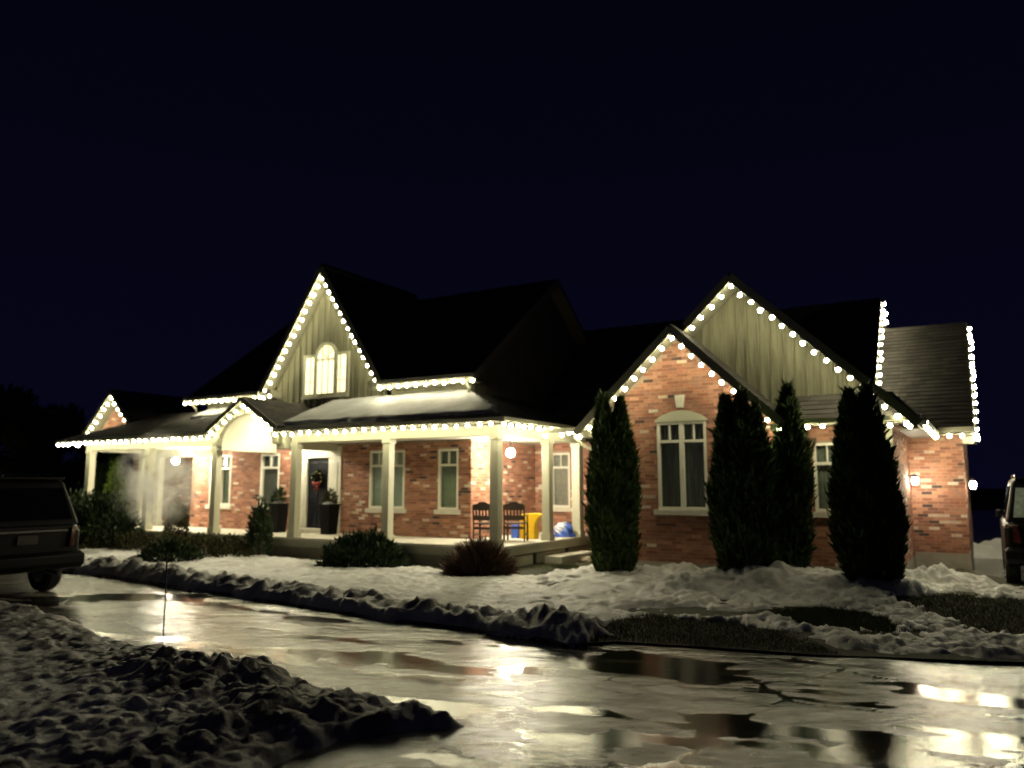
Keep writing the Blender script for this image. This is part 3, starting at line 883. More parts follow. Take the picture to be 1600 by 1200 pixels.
# upper band above the porch roof (sage clapboard)
def clapboards(axis, pos, a0, a1, z0, z1, h=0.12):
    w = MB()
    if axis == 'F': w.face([(a0, pos, z0), (a1, pos, z0), (a1, pos, z1), (a0, pos, z1)])
    else: w.face([(pos, a0, z0), (pos, a1, z0), (pos, a1, z1), (pos, a0, z1)])
    o = w.build('wall', M['siding'], HP)
    z = z0
    while z < z1 - 0.02:
        t = min(z + h, z1); b = MB()
        if axis == 'F': b.slab([(a0, pos - .022, z), (a1, pos - .022, z), (a1, pos - .004, t), (a0, pos - .004, t)], (0, .003, 0))
        else: b.slab([(pos + .022, a0, z), (pos + .022, a1, z), (pos + .004, a1, t), (pos + .004, a0, t)], (-.003, 0, 0))
        b.build('clapboard', M['siding'], o); z += h
    return o
clapboards('F', WV, -12.4, -9.35, 3.9, 4.72)
clapboards('F', WV, -4.6, UE, 3.9, 4.72)

# main roof: ridge along the front
MRZ, MRV, MEZ, MEV = 8.30, 6.0, 4.78, 1.35
roof([(-12.9, MEV, MEZ), (-9.33, MEV, MEZ), (-6.97, MRV, MRZ), (-12.9, MRV, MRZ)])
roof([(-4.61, MEV, MEZ), (-1.5, MEV, MEZ), (-1.5, MRV, MRZ), (-6.97, MRV, MRZ)])
roof([(-1.5, 10.65, MEZ), (-12.9, 10.65, MEZ), (-12.9, MRV, MRZ), (-1.5, MRV, MRZ)], shingles=False)
# gable ends of the main block, board siding above brick
def gable_side(u, v0, v1, z0, vr, zr, m='siding', zb=None):
    w = MB(); w.slab([(u, v0, z0), (u, v1, z0), (u, v1, zb or z0), (u, vr, zr), (u, v0, zb or z0)], (-0.12, 0, 0))
    return w.build('wall', M[m], HP)
gable_side(UE, WV + .13, 10.2, 3.12, MRV, 8.12, zb=4.85)
gable_side(-12.3, WV + .13, 10.2, 0.0, MRV, 8.12, zb=4.85)
trim_bar('rake_board', (-1.52, MEV, MEZ - .1), (-1.52, MRV, MRZ - .1), .05, .2, m='rake')
trim_bar('rake_board', (-12.88, MEV, MEZ - .1), (-12.88, MRV, MRZ - .1), .05, .2, m='rake')

# steep front gable of the main block
GU, GZ, GB, GW = -6.97, 8.40, 4.84, 2.38
for sgn in (-1, 1):
    lo_ = [(GU + sgn * GW, 1.30, GB), (GU + sgn * GW, 1.55, GB), (GU, 5.9, GZ), (GU, 1.30, GZ)]
    if sgn < 0: lo_ = [lo_[1], lo_[0], lo_[3], lo_[2]]
    roof(lo_, th=.09)
    x = GU + sgn * GW
    trim_bar('rake_board', (x, 1.285, GB - .10), (GU, 1.285, GZ - .10), .035, .17, m='rake')
def boards(name, v, u0, u1, zb, topf, opening=None, bw=0.42, m='siding', kinks=()):
    """board and batten wall facing -v: each board and each batten a piece"""
    wall = MB()
    us = sorted(set([u0, u1] + list(kinks)))
    pts = [(u0, v + .03, zb), (u1, v + .03, zb)] + [(k, v + .03, topf(k) - .02) for k in reversed(us)]
    wall.face(pts)
    wo = wall.build(name, M['dark'], HP)  # backing coloured near-black so the board gaps look shaded
    u = u0
    rng = random.Random(4)
    while u < u1 - 0.02:
        e = min(u + bw, u1)
        ks = [u + .014] + [k for k in kinks if u < k < e] + [e - .014]
        zt = [topf(k) for k in ks]
        if max(zt) > zb + .05:
            b = MB(); b.slab([(ks[0], v, zb), (ks[-1], v, zb)] + [(k, v, max(topf(k), zb)) for k in reversed(ks)], (0, .022 + .004 * rng.random(), 0))
            b.build('board', M[m], wo)
        if u > u0 + .01 and topf(u) > zb + .1:
            b = MB(); b.box(u - .006, u + .022, v - .04, v - .001, zb, topf(u) - .02); b.build('batten', M[m], wo)
        u = e
    return wo
sl = (GZ - GB) / GW
gtop = lambda u: GZ - .12 - sl * abs(u - GU)
boards('wall', WV, GU - 2.2, GU + 2.2, 4.2, gtop, bw=.24, kinks=(GU,))

# arched three part window, lit from inside
def arched_window():
    c = -7.08; v = WV - 0.03
    zb, zs, zsp = 4.56, 5.74, 5.72
    hw = 0.36; ow = 0.92
    f = MB()
    def ring(outer, inner):
        n = len(outer); 
        for k in range(n - 1):
            a, b, d, e = outer[k], outer[k + 1], inner[k + 1], inner[k]
            f.slab([(a[0], v - .05, a[1]), (b[0], v - .05, b[1]), (d[0], v - .05, d[1]), (e[0], v - .05, e[1])], (0, .075, 0))
    arc = lambda r: [(c + r * math.cos(t), zsp + r * math.sin(t)) for t in [math.pi * k / 18 for k in range(19)]]
    o = [(c + hw + .08, zb)] + arc(hw + .08) + [(c - hw - .08, zb)]
    i = [(c + hw, zb)] + arc(hw) + [(c - hw, zb)]
    ring(o, i)
    fr = f.build('arched_window', M['trim'], HP)
    for sg in (-1, 1):
        x0, x1 = sorted((c + sg * (hw + .09), c + sg * ow))
        m = MB(); m.box(x0, x1, v - .04, v + .02, zs, zs + .08); m.box(x0, x1, v - .04, v + .02, zb, zb + .07)
        e0, e1 = (x0, x0 + .02), (x1 - .08, x1)
        if sg < 0: e0, e1 = (x1 - .02, x1), (x0, x0 + .08)
        m.box(*e0, v - .04, v + .02, zb + .07, zs); m.box(*e1, v - .04, v + .02, zb + .07, zs)
        m.build('side_frame', M['trim'], fr)
        p0, p1 = (x0 + .02, x1 - .08) if sg > 0 else (x0 + .08, x1 - .02)
        m = MB(); m.box(p0, p1, v - .002, v + .004, zb + .07, zs); m.build('pane', M['litroom'], fr)
        for k in (1, 2):
            z = zb + .07 + (zs - zb - .07) * k / 3
            m = MB(); m.box(p0, p1, v - .016, v - .003, z - .011, z + .011); m.build('muntin', M['white'], fr)
    m = MB(); m.face([(x, v - .002, z) for x, z in [(c + hw, zb + .07)] + arc(hw) + [(c - hw, zb + .07)]]); m.build('pane', M['litroom'], fr)
    m = MB(); m.box(c - hw, c + hw, v - .02, v - .004, zsp - .10, zsp - .05); m.build('transom_bar', M['white'], fr)
    for t in (0.25, .5, .75):
        a = math.pi * t
        m = MB(); m.bar((c, v - .014, zsp - .03), (c + hw * math.cos(a), v - .014, zsp + hw * math.sin(a)), .02, .018, up=(0, 1, 0)); m.build('muntin', M['white'], fr)
    m = MB(); m.box(c - ow, c + ow, v - .09, v + .02, zb - .08, zb); m.build('sill', M['trim'], fr)
arched_window()

# upper eaves: gutters, returns and the short downspouts
for (a, b) in ((-12.9, -9.36), (-4.58, -1.5)):
    trim_box('gutter', a, b, MEV - .14, MEV - .03, MEZ - .12, MEZ - .005)
    trim_box('fascia', a, b, MEV - .028, MEV + .0, MEZ - .20, MEZ - .03)
    trim_box('soffit_board', a, b, MEV + .01, WV - .03, MEZ - .215, MEZ - .19, m='soffit')
for u in (-1.75, -12.55):
    t = MB(); t.tube([(u, MEV - .08, MEZ - .11), (u, MEV - .08, MEZ - .24), (u, MEV + .1, MEZ - .36), (u, MEV + .12, MEZ - .48)], .035); t.build('downspout', M['trim'], HP, smooth=True)
for sgn in (-1, 1):   # boxed cornice returns at the feet of the steep gable
    x = GU + sgn * (GW - .1)
    trim_box('cornice_return', min(x, x - sgn * .34), max(x, x - sgn * .34), 1.32, WV - .03, GB - .26, GB - .03)

# --- porch -------------------------------------------------------------
EZ, WZ, EV = 3.42, 4.36, -0.45
# deck, its fascia and skirt
dk = MB()
dk.slab([(-16.0, -.16, FLOOR), (.16, -.16, FLOOR), (.16, VE - .02, FLOOR), (UE + .02, VE - .02, FLOOR), (UE + .02, WV - .02, FLOOR), (-16.0, WV - .02, FLOOR)], (0, 0, -.05))
dk.build('porch_floor', M['deck'], HP)
trim_box('porch_fascia', -16.0, .12, -.125, -.09, FLOOR - .24, FLOOR - .052)
trim_box('porch_fascia', .085, .12, -.088, VE - .05, FLOOR - .24, FLOOR - .052)
trim_box('porch_skirt', -16.0, .02, -.04, .0, 0, FLOOR - .245, m='concrete')
for k, (a, b) in enumerate(((0.1, 1.55), (1.75, 3.25), (3.45, 4.9))):
    trim_box('skirt_panel', .03, .075, a, b, .06, FLOOR - .27)
trim_box('porch_step', .14, .62, 2.0, 3.9, 0.02, .22, m='deck', bevel=.01)
# beam, ceiling, fascia and gutter
trim_box('porch_beam', -16.0, -9.45, -.09, .13, 3.065, 3.30)
trim_box('porch_beam', -6.45, .09, -.09, .13, 3.065, 3.30)
trim_box('porch_beam', -.13, .09, .132, 4.5, 3.065, 3.30)
trim_box('porch_ceiling', -16.0, -9.35, .131, WV - .02, 3.13, 3.16, m='ceiling')
trim_box('porch_ceiling', -6.5, -.131, .131, WV - .02, 3.13, 3.16, m='ceiling')
trim_box('porch_ceiling', UE + .02, -.131, WV - .019, VE - .02, 3.13, 3.16, m='ceiling')
trim_box('eave_soffit', -16.8, -9.3, EV + .01, -.092, 3.31, 3.33, m='soffit')
trim_box('eave_soffit', -6.7, .44, EV + .01, -.092, 3.31, 3.33, m='soffit')
trim_box('eave_soffit', .092, .44, -.091, 4.4, 3.31, 3.33, m='soffit')
trim_box('gutter', -16.9, -9.25, EV - .10, EV, 3.34, 3.43)
trim_box('gutter', -6.75, .45, EV - .10, EV, 3.34, 3.43)
trim_box('gutter', .452, .55, EV - .10, 4.5, 3.34, 3.43)
roof([(-6.75, EV, EZ), (.45, EV, EZ), (UE, WV, WZ), (-6.75, WV, WZ)], th=.07)
roof([(.45, EV, EZ), (.45, 4.6, EZ), (UE, 4.6, WZ), (UE, WV, WZ)], th=.07)
roof([(-16.9, EV, EZ), (-9.2, EV, EZ), (-9.2, WV, WZ), (-14.6, WV, WZ)], th=.07)
roof([(-16.9, 4.6, EZ), (-16.9, EV, EZ), (-14.6, WV, WZ), (-14.6, 4.6, WZ)], th=.07, shingles=False)
trim_box('porch_beam', -16.0, -15.74, .131, 4.0, 3.03, 3.30)
trim_box('gutter', -17.0, -16.902, EV - .10, 4.5, 3.34, 3.43)
# posts
def column(u, v, z1=3.063, w=0.105):
    b = MB(); b.box(u - w, u + w, v - w, v + w, FLOOR, z1); o = b.build('column', M['trim'], HP, bevel=.006)
    b = MB(); b.box(u - w - .03, u + w + .03, v - w - .03, v + w + .03, FLOOR + .001, FLOOR + .16); b.build('column_base', M['trim'], o, bevel=.006)
    b = MB(); b.box(u - w - .022, u + w + .022, v - w - .022, v + w + .022, z1 - .10, z1 - .002); b.build('column_cap', M['trim'], o, bevel=.006)
for u in (0, -3.15, -6.33, -9.55, -12.68, -15.84):
    column(u, 0)
column(0, 2.44); column(0, 4.15, w=.12)
column(-15.84, 1.9); column(-14.9, 1.9); 
trim_box('header', -15.7, -13.02, 1.78, 2.0, 2.86, 3.12)

# entry gable with its arched opening
eu, ez, ew, ev = -7.95, 4.36, 1.42, -0.50
for sgn in (-1, 1):
    q = [(eu + sgn * ew, ev - .06, 3.50), (eu + sgn * ew, 1.75, 3.50), (eu, 1.75, ez), (eu, ev - .06, ez)]
    if sgn < 0: q = [q[1], q[0], q[3], q[2]]
    roof(q, th=.08)
    trim_bar('rake_board', (eu + sgn * ew, ev - .075, 3.44), (eu, ev - .075, ez - .06), .03, .13, m='rake')
def entry():
    f = MB(); r = 1.10; z0 = 3.03; zc = 3.02; h = 0.86
    top = lambda u: ez - .12 - (ez - 3.5) / ew * abs(u - eu)
    n = 24; v0, v1 = ev + .10, ev + .24
    xs = [eu - ew + .1] + [eu - r * math.cos(math.pi * k / n) for k in range(n + 1)] + [eu + ew - .1]
    arch = lambda u: zc + h * math.sqrt(max(0, 1 - ((u - eu) / r) ** 2)) if abs(u - eu) < r else z0
    for a, b in zip(xs[:-1], xs[1:]):
        if abs(a - eu) < r + 1e-6 and abs(b - eu) < r + 1e-6: za, zb = arch(a), arch(b)
        else: za = zb = z0
        f.slab([(a, v0, za), (b, v0, zb), (b, v0, max(top(b), zb + .02)), (a, v0, max(top(a), za + .02))], (0, v1 - v0, 0))
    f.build('gable_face', M['siding'], HP)
    g = MB()   # vault behind the arch
    pts = [(eu - r * math.cos(math.pi * k / n), zc + h * math.sin(math.pi * k / n)) for k in range(n + 1)]
    for (a, za), (b, zb) in zip(pts[:-1], pts[1:]):
        g.face([(a, v1, za + .004), (b, v1, zb + .004), (b, WV - .05, zb + .004), (a, WV - .05, za + .004)])
    g.build('vault', M['trim'], HP, smooth=True)
    t = MB(); t.face([(a, WV - .06, za) for a, za in pts]); t.build('tympanum', M['trim'], HP)
    for sgn in (-1, 1):
        x = eu + sgn * (r + .16)
        trim_box('porch_beam', x - .15, x + .15, ev + .25, WV - .03, 3.03 - .12, 3.30)
entry()
# door with surround
ds = MB()
ds.box(DOOR[0], -7.72, WV - .05, WV + .12, FLOOR, 2.72); ds.box(-6.86, DOOR[1], WV - .05, WV + .12, FLOOR, 2.72)
ds.box(DOOR[0], DOOR[1], WV - .06, WV + .12, 2.72, 3.06)
so_ = ds.build('door_surround', M['white'], HP, bevel=.008)
for (a, b) in ((-6.80, -6.50), (-8.05, -7.80)):
    x = MB(); x.box(a, b, WV - .068, WV - .051, 1.35, 2.60); x.build('panel', M['white'], so_, bevel=.006)
    x = MB(); x.box(a, b, WV - .068, WV - .051, .75, 1.25); x.build('panel', M['white'], so_, bevel=.006)
dr = MB(); dr.box(-7.72, -6.86, WV + .02, WV + .06, FLOOR + .04, 2.715); door = dr.build('door', M['door'], HP)
for (a, b) in ((.75, 1.35), (1.45, 2.6)):
    for (c, d) in ((-7.64, -7.32), (-7.26, -6.94)):
        x = MB(); x.box(c, d, WV + .005, WV + .019, a, b); x.build('panel', M['door'], door, bevel=.008)
x = MB(); x.lathe([(.001, 0), (.03, .01), (.035, .03), (.02, .05), (.001, .055)], (0, 0, 0)); k = x.build('handle', M['brass'], door, smooth=True)
k.location = (-6.93, WV + .0, 1.55); k.rotation_euler = (R(90), 0, 0)
trim_box('door_step', -8.1, -6.45, WV - .35, WV - .07, FLOOR + .001, FLOOR + .12, m='stone', bevel=.01)

# left end of the porch: brick wall set back and the small brick gable above
brick_wall('wall', 'F', 3.9, -19.5, -13.0, 0.0, 3.12, [(-18.85, -18.35, 1.3, 2.86)], singles=10)
window('F', 3.9, -18.85, -18.35, 1.30, 2.86, blind='blind')
brick_wall('wall', 'S', -13.0, WV, 3.9, 0.0, 3.12, [], singles=6)
lu, lz, lw_, lb = -17.35, 5.36, 1.55, 3.82
lt = lambda u: lz - .14 - (lz - lb) / lw_ * abs(u - lu)
brick_wall('wall', 'F', 1.95, lu - 1.3, lu + 1.3, 3.55, lt, [], singles=6, kinks=(lu,))
for sgn in (-1, 1):
    q = [(lu + sgn * lw_, 1.45, lb), (lu + sgn * lw_, 5.0, lb), (lu, 5.0, lz), (lu, 1.45, lz)]
    if sgn < 0: q = [q[1], q[0], q[3], q[2]]
    roof(q, th=.08, shingles=False)
    trim_bar('rake_board', (lu + sgn * lw_, 1.435, lb - .08), (lu, 1.435, lz - .08), .03, .15, m='rake')

# --- right wing ----------------------------------------------------------
WR = 7.94        # right wall of the wing
bu, bz = 5.06, 6.47; bs = 0.955; bhw = 3.45
big = lambda u: bz - bs * abs(u - bu)
cu_, cz = 3.90, 5.362
FV = 1.30        # brick gable wall
brick_top = lambda u: cz - .13 - bs * abs(u - cu_)
BW = (3.37, 4.46, 1.42, 3.30)
brick_wall('wall', 'F', FV, 1.95, 5.88, .30, brick_top, [BW + ()], singles=40, kinks=(cu_,), odd=.05)
SW = (6.46, 7.0, 1.40, 2.80)
brick_wall('wall', 'F', 2.1, 5.88, WR, .30, 3.25, [SW], singles=10, odd=.05)
brick_wall('wall', 'S', WR, 2.1, 6.1, .30, 3.25, [], singles=10, odd=.05)
brick_wall('wall', 'F', 6.1, WR, 9.08, .36, 3.25, [], singles=22, odd=.10)
brick_wall('wall', 'S', 9.08, 6.1, 11.2, .36, 3.25, [], singles=4)
brick_wall('wall', 'S', 5.88, FV, 2.1, .30, 3.25, [], singles=2)
window('F', FV, *BW, blind='blinddark', double=True, transom=.42, sill=True)
window('F', 2.1, *SW, blind='blinddark', transom=.42)
# shallow arch panel and keystone over the big window
a = MB(); n = 14
pts = [(BW[0] - .05 + (BW[1] - BW[0] + .1) * k / n, 3.305 + .22 * math.sin(math.pi * k / n) ** .7) for k in range(n + 1)]
a.slab([(BW[0] - .05, FV - .045, 3.306)] + [(x, FV - .045, z + .02) for x, z in pts] + [(BW[1] + .05, FV - .045, 3.306)], (0, .044, 0))
a.build('arch_panel', M['trim'], HP)
a = MB(); c = (BW[0] + BW[1]) / 2
a.slab([(c - .075, FV - .07, 3.60), (c + .075, FV - .07, 3.60), (c + .115, FV - .07, 3.88), (c - .115, FV - .07, 3.88)], (0, .069, 0)); a.build('keystone', M['stone'], HP, bevel=.006)
# foundation strips
trim_box('foundation', 1.93, 5.90, FV - .012, FV + .2, -.03, .30, m='concrete')
trim_box('foundation', 5.90, WR + .01, 2.088, 2.3, -.03, .30, m='concrete')
trim_box('foundation', WR - .2, WR + .012, 2.301, 6.08, -.03, .30, m='concrete')
trim_box('foundation', WR + .013, 9.095, 6.085, 6.3, -.03, .36, m='concrete')
trim_box('foundation', 8.88, 9.092, 6.301, 11.2, -.03, .36, m='concrete')
# board and batten gable above
bt = lambda u: big(u) - .15
boards('wall', 2.1, 2.0, WR, 3.26, bt, bw=.245, kinks=(bu,))
# roofs of the wing; the left slope runs on over the brick gable
roof([(1.61, 1.36, big(1.61)), (bu, 1.36, bz), (bu, 7.9, bz), (1.61, 5.0, big(1.61))][0:0] or [(1.61, 5.0, big(1.61)), (1.61, 1.36, big(1.61)), (bu, 1.36, bz), (bu, 7.9, bz)], th=.10)
roof([(8.51, 1.36, big(8.51)), (8.51, 5.4, big(8.51)), (bu, 7.9, bz), (bu, 1.36, bz)], th=.10)
ctop = lambda u: cz - bs * abs(u - cu_)
roof([(1.61, 1.358, ctop(1.61)), (1.61, .80, ctop(1.61)), (cu_, .80, cz), (cu_, 1.358, cz)], th=.10)
roof([(6.16, .80, ctop(6.16)), (6.16, 2.12, ctop(6.16)), (cu_, 2.12, cz), (cu_, .80, cz)], th=.10)
for (p, q, v) in (((1.61, ctop(1.61)), (cu_, cz), .785), ((6.16, ctop(6.16)), (cu_, cz), .785), ((8.51, big(8.51)), (bu, bz), 1.345)):
    trim_bar('rake_board', (p[0], v, p[1] - .09), (q[0], v, q[1] - .09), .028, .17, m='rake')
trim_bar('rake_board', (cu_ + .15, 1.345, big(cu_ + .15) - .09), (bu, 1.345, bz - .09), .028, .17, m='rake')
# pent roof and gutter under the sage gable
roof([(6.2, 1.50, 3.27), (8.45, 1.50, 3.27), (8.0, 2.08, 3.80), (6.2, 2.08, 3.80)], th=.05)
trim_box('gutter', 6.2, 8.52, 1.39, 1.49, 3.16, 3.26)
trim_box('eave_soffit', 6.2, 8.42, 1.50, 2.08, 3.13, 3.15, m='soffit')
trim_box('gutter', 8.53, 8.63, 1.39, 5.55, 3.06, 3.16)
trim_box('eave_soffit', 8.07, 8.52, 2.1, 5.55, 3.02, 3.04, m='soffit')
trim_box('gutter', .7, 1.60, .95, 1.05, 3.14, 3.24)
trim_box('gutter', 1.50, 1.60, 1.052, 4.6, 3.06, 3.16)
trim_box('cornice_return', 5.9, 6.2, .82, 1.6, 3.02, 3.14)
trim_box('cornice_return', 1.62, 1.94, .82, 1.5, 3.02, 3.14)
t = MB(); t.tube([(1.50, 1.0, 3.14), (1.50, 1.0, 3.02), (1.62, 1.1, 2.86), (1.86, 1.22, 2.72), (1.88, 1.24, 2.5), (1.88, 1.24, .3)], .04); t.build('downspout', M['trim'], HP, smooth=True)
t = MB(); t.tube([(6.22, 1.44, 3.16), (6.22, 1.5, 3.0), (6.0, 2.0, 2.74), (5.98, 2.04, 2.5), (5.98, 2.04, .3)], .04); t.build('downspout', M['trim'], HP, smooth=True)
trim_box('corner_board', WR - .10, WR + .03, 2.06, 2.10 - .016, .31, 3.1)
# tall cross roof and the lower garage roof
TV, TZ = 8.6, 7.12
roof([(UE, 4.70, 3.22), (7.30, 4.70, 3.22), (7.30, TV, TZ), (UE, TV, TZ)])
roof([(7.30, 12.5, 3.22), (UE, 12.5, 3.22), (UE, TV, TZ), (7.30, TV, TZ)], shingles=False)
w = MB(); w.slab([(7.05, 5.3, 3.25), (7.05, 11.9, 3.25), (7.05, TV, 6.95)], (-.12, 0, 0)); w.build('wall', M['siding'], HP)
trim_bar('rake_board', (7.32, 4.70, 3.12), (7.32, TV, TZ - .1), .03, .18, m='rake')
trim_bar('rake_board', (7.32, 12.5, 3.12), (7.32, TV, TZ - .1), .03, .18, m='rake')
roof([(7.33, 5.60, 3.28), (9.32, 5.60, 3.28), (9.32, TV, 6.24), (7.33, TV, 6.24)])
roof([(9.32, 11.6, 3.28), (7.33, 11.6, 3.28), (7.33, TV, 6.24), (9.32, TV, 6.24)], shingles=False)
w = MB(); w.slab([(9.06, 6.12, 3.25), (9.06, 11.1, 3.25), (9.06, TV, 6.0)], (-.12, 0, 0)); w.build('wall', M['siding'], HP)
trim_bar('rake_board', (9.335, 5.60, 3.18), (9.335, TV, 6.14), .03, .18, m='rake')
trim_bar('rake_board', (9.335, 11.6, 3.18), (9.335, TV, 6.14), .03, .18, m='rake')
trim_box('gutter', 8.64, 9.35, 5.48, 5.585, 3.14, 3.26)
trim_box('eave_soffit', WR + .02, 9.32, 5.60, 6.08, 3.09, 3.11, m='soffit')
trim_box('cornice_return', 9.10, 9.32, 6.09, 6.5, 2.9, 3.06)

# snow lying on the front porch roof
def roof_snow(u0, u1, seed, name, label, edge=0.30, b1=0.94, gain=.8):
    n = Vector((0, -(WZ - EZ), (WV - EV))).normalized(); s = Vector((0, WV - EV, WZ - EZ)); Ls = s.length; s.normalize()
    st = 0.045
    nu = int((u1 - u0) / st) + 1; nb = int(Ls / st) + 1
    U, B = np.meshgrid(np.linspace(u0, u1, nu), np.linspace(0, Ls, nb))
    d = np.minimum.reduce([U - u0, u1 - U - np.maximum(0, B) * (0.96 if u1 > -3 else 0), B - edge * Ls, Ls * b1 - B])
    nz = fbm(U + seed, B * 1.6, 0.7, 4) - 0.47
    d = d + gain * nz + 0.03
    hgt = np.clip(d * 1.2, 0, 0.075) + 0.03 * (fbm(U, B + seed, 0.35) - .4) * (d > 0)
    keep = d > 0
    Pt = np.stack([U, EV + s.y * B + n.y * (hgt + .012), EZ + s.z * B + n.z * (hgt + .012)], -1)
    idx = np.arange(nu * nb).reshape(nb, nu)
    q = np.stack([idx[:-1, :-1], idx[:-1, 1:], idx[1:, 1:], idx[1:, :-1]], -1).reshape(-1, 4)
    q = q[keep.ravel()[q].any(1)]
    used = np.unique(q); rm = -np.ones(nu * nb, int); rm[used] = np.arange(len(used))
    me = bpy.data.meshes.new(name)
    me.from_pydata(Pt.reshape(-1, 3)[used].tolist(), [], rm[q].tolist())
    me.polygons.foreach_set('use_smooth', [True] * len(me.polygons))
    me.materials.append(M['roofsnow'])
    o = link(name, me); o.location = H(0, 0, 0); o.rotation_euler = (0, 0, -TH)
    tag(o, label, 'snow', kind='stuff')
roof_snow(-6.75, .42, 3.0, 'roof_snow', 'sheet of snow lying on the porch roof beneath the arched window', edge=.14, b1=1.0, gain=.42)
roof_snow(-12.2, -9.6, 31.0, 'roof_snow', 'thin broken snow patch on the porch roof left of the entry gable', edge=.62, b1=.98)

# ------------------------------------------------------------------ strings of lights
bm_ = bmesh.new(); bmesh.ops.create_icosphere(bm_, subdivisions=2, radius=0.043)
for v in bm_.verts:
    v.co.z *= 1.1
bulb_me = bpy.data.meshes.new('bulb'); bm_.to_mesh(bulb_me); bm_.free()
bulb_me.polygons.foreach_set('use_smooth', [True] * len(bulb_me.polygons)); bulb_me.materials.append(M['bulb']); bulb_me.materials.append(M['trim'])
_ax = Vector((0, -.50, -.866))   # the lens looks out and down, the back half is an opaque housing
for p_ in bulb_me.polygons:
    if p_.normal.dot(_ax) < -0.28: p_.material_index = 1
sk = MB(); sk.lathe([(.016, 0), (.02, .01), (.02, .045), (.012, .05)], (0, 0, .045), n=8); socket_me = sk.mesh('socket', M['cord'])
lr = random.Random(21)
def light_string(pts, label, sp=.315, turn=None):
    pts = [Vector(p) for p in pts]
    root = empty('light_string', H(0, 0, 0), -TH, label, 'string lights', 'strings of warm white lights on the roof edges')
    c = MB(); c.tube([p + Vector((0, 0, .075)) for p in pts], .008, n=5); c.build('cord', M['cord'], root)
    for a, b in zip(pts[:-1], pts[1:]):
        L = (b - a).length; n = max(1, round(L / sp))
        for k in range(n + (1 if b is pts[-1] else 0)):
            p = a.lerp(b, k / n) + Vector((lr.uniform(-.02, .02), lr.uniform(-.008, .008), lr.uniform(-.022, .01)))
            o = link('bulb', bulb_me, root); o.location = p
            sc_ = .93 + .14 * lr.random(); o.scale = (sc_, sc_, sc_)
            d_ = b - a
            o.rotation_euler = (0, 0, turn if turn is not None else (R(80) if abs(d_.y) > abs(d_.x) * 2 and a.x > -10 else (R(-80) if abs(d_.y) > abs(d_.x) * 2 else 0)))
            s_ = link('socket', socket_me, o)
ZB = 3.275
light_string([(-6.62, EV - .05, ZB), (.49, EV - .05, ZB), (.49, 3.3, ZB)], 'warm lights on the porch gutter right of the entry, turning the corner by the chairs')
light_string([(-16.95, 1.2, ZB), (-16.95, EV - .05, ZB), (-9.35, EV - .05, ZB)], 'warm white lights along the porch gutter left of the entry gable')
def rake_pts(u, zt, hw, zb, v, off=.17, inset=.06):
    s = (zt - zb) / hw
    L = [(u - hw + inset, v, zb + s * inset - off), (u, v, zt - off * 1.15), (u + hw - inset, v, zb + s * inset - off)]
    return L
light_string(rake_pts(eu, ez, ew, 3.50, ev - .02, off=.21, inset=.2), 'short peak of warm white lights on the small entry gable', sp=.30)
light_string(rake_pts(GU, GZ, GW, GB, 1.355, off=.34, inset=.05), 'tall peak of warm white lights on the steep gable around the arched window', sp=.27)
light_string([(-4.55, MEV - .07, MEZ - .19), (-1.52, MEV - .07, MEZ - .19)], 'short row of warm white lights under the upper gutter right of the steep gable', sp=.30)
light_string([(-12.88, MEV - .07, MEZ - .19), (-9.3, MEV - .07, MEZ - .19), (-8.9, MEV - .07, MEZ - .17)], 'short row of warm white lights under the upper gutter left of the steep gable', sp=.30)
light_string(rake_pts(lu, lz, lw_, lb, 1.50, off=.27, inset=.05), 'small peak of warm white lights on the far brick gable over the left porch end', sp=.30)
light_string([(1.72, .84, ctop(1.72) - .265), (cu_, .84, cz - .30), (6.05, .84, ctop(6.05) - .265)], 'peak of warm white lights on the brick gable over the tall double window', sp=.285)
light_string([(cu_ + .30, 1.40, big(cu_ + .30) - .265), (bu, 1.40, bz - .30), (8.35, 1.40, big(8.35) - .265)], 'wide peak of warm white lights on the board and batten gable', sp=.285)
light_string([(.75, 1.0, 3.09), (1.55, 1.0, 3.09)], 'two warm white lights on the gutter stub between the porch and the brick gable', sp=.40)
light_string([(5.75, .95, 3.0), (6.15, .95, 3.0), (6.2, 1.44, 3.10), (8.58, 1.44, 3.10), (8.58, 5.50, 3.05), (9.36, 5.50, 3.08), (9.40, 6.4, 3.02)], 'warm white lights under the wing gutter, turning back to the garage eave', sp=.31)
light_string([(7.38, 5.6, 4.0), (7.38, TV, TZ - .17), (7.38, 10.6, 5.0)], 'steep row of warm white lights on the tall roof end above the garage roof', sp=.32, turn=R(50))
light_string([(9.40, 5.9, 3.42), (9.40, TV, 6.06), (9.40, 11.3, 3.3)], 'row of warm white lights up the outer rake of the garage roof', sp=.32, turn=R(50))

# ------------------------------------------------------------------ lamps
def pendant(u, v, z, label, gm='globe'):
    r = empty('pendant_lamp', H(u, v, 3.13), -TH, label, 'lamp', 'globe lamps under the porch ceiling')
    b = MB(); b.lathe([(.07, -.03), (.07, 0), (.03, .0)], (0, 0, -.002)); b.build('ceiling_plate', M['trim'], r)
    b = MB(); b.tube([(0, 0, -.02), (0, 0, z - 3.13 + .09)], .012); b.build('stem', M['metal_black'], r)
    pr = [(.105 * math.sin(math.pi * k / 12) + .001, -.105 * math.cos(math.pi * k / 12)) for k in range(13)]
    b = MB(); b.lathe(pr, (0, 0, z - 3.13), n=20); b.build('globe', M[gm], r, smooth=True)
pendant(-.95, 2.2, 2.76, 'glowing globe lamp hanging over the two porch chairs')
pendant(-12.68, .9, 2.70, 'glowing globe lamp hanging at the left end of the porch')
pendant(-7.95, 1.0, 3.36, 'glowing globe lamp inside the vault of the entry gable', 'entry')
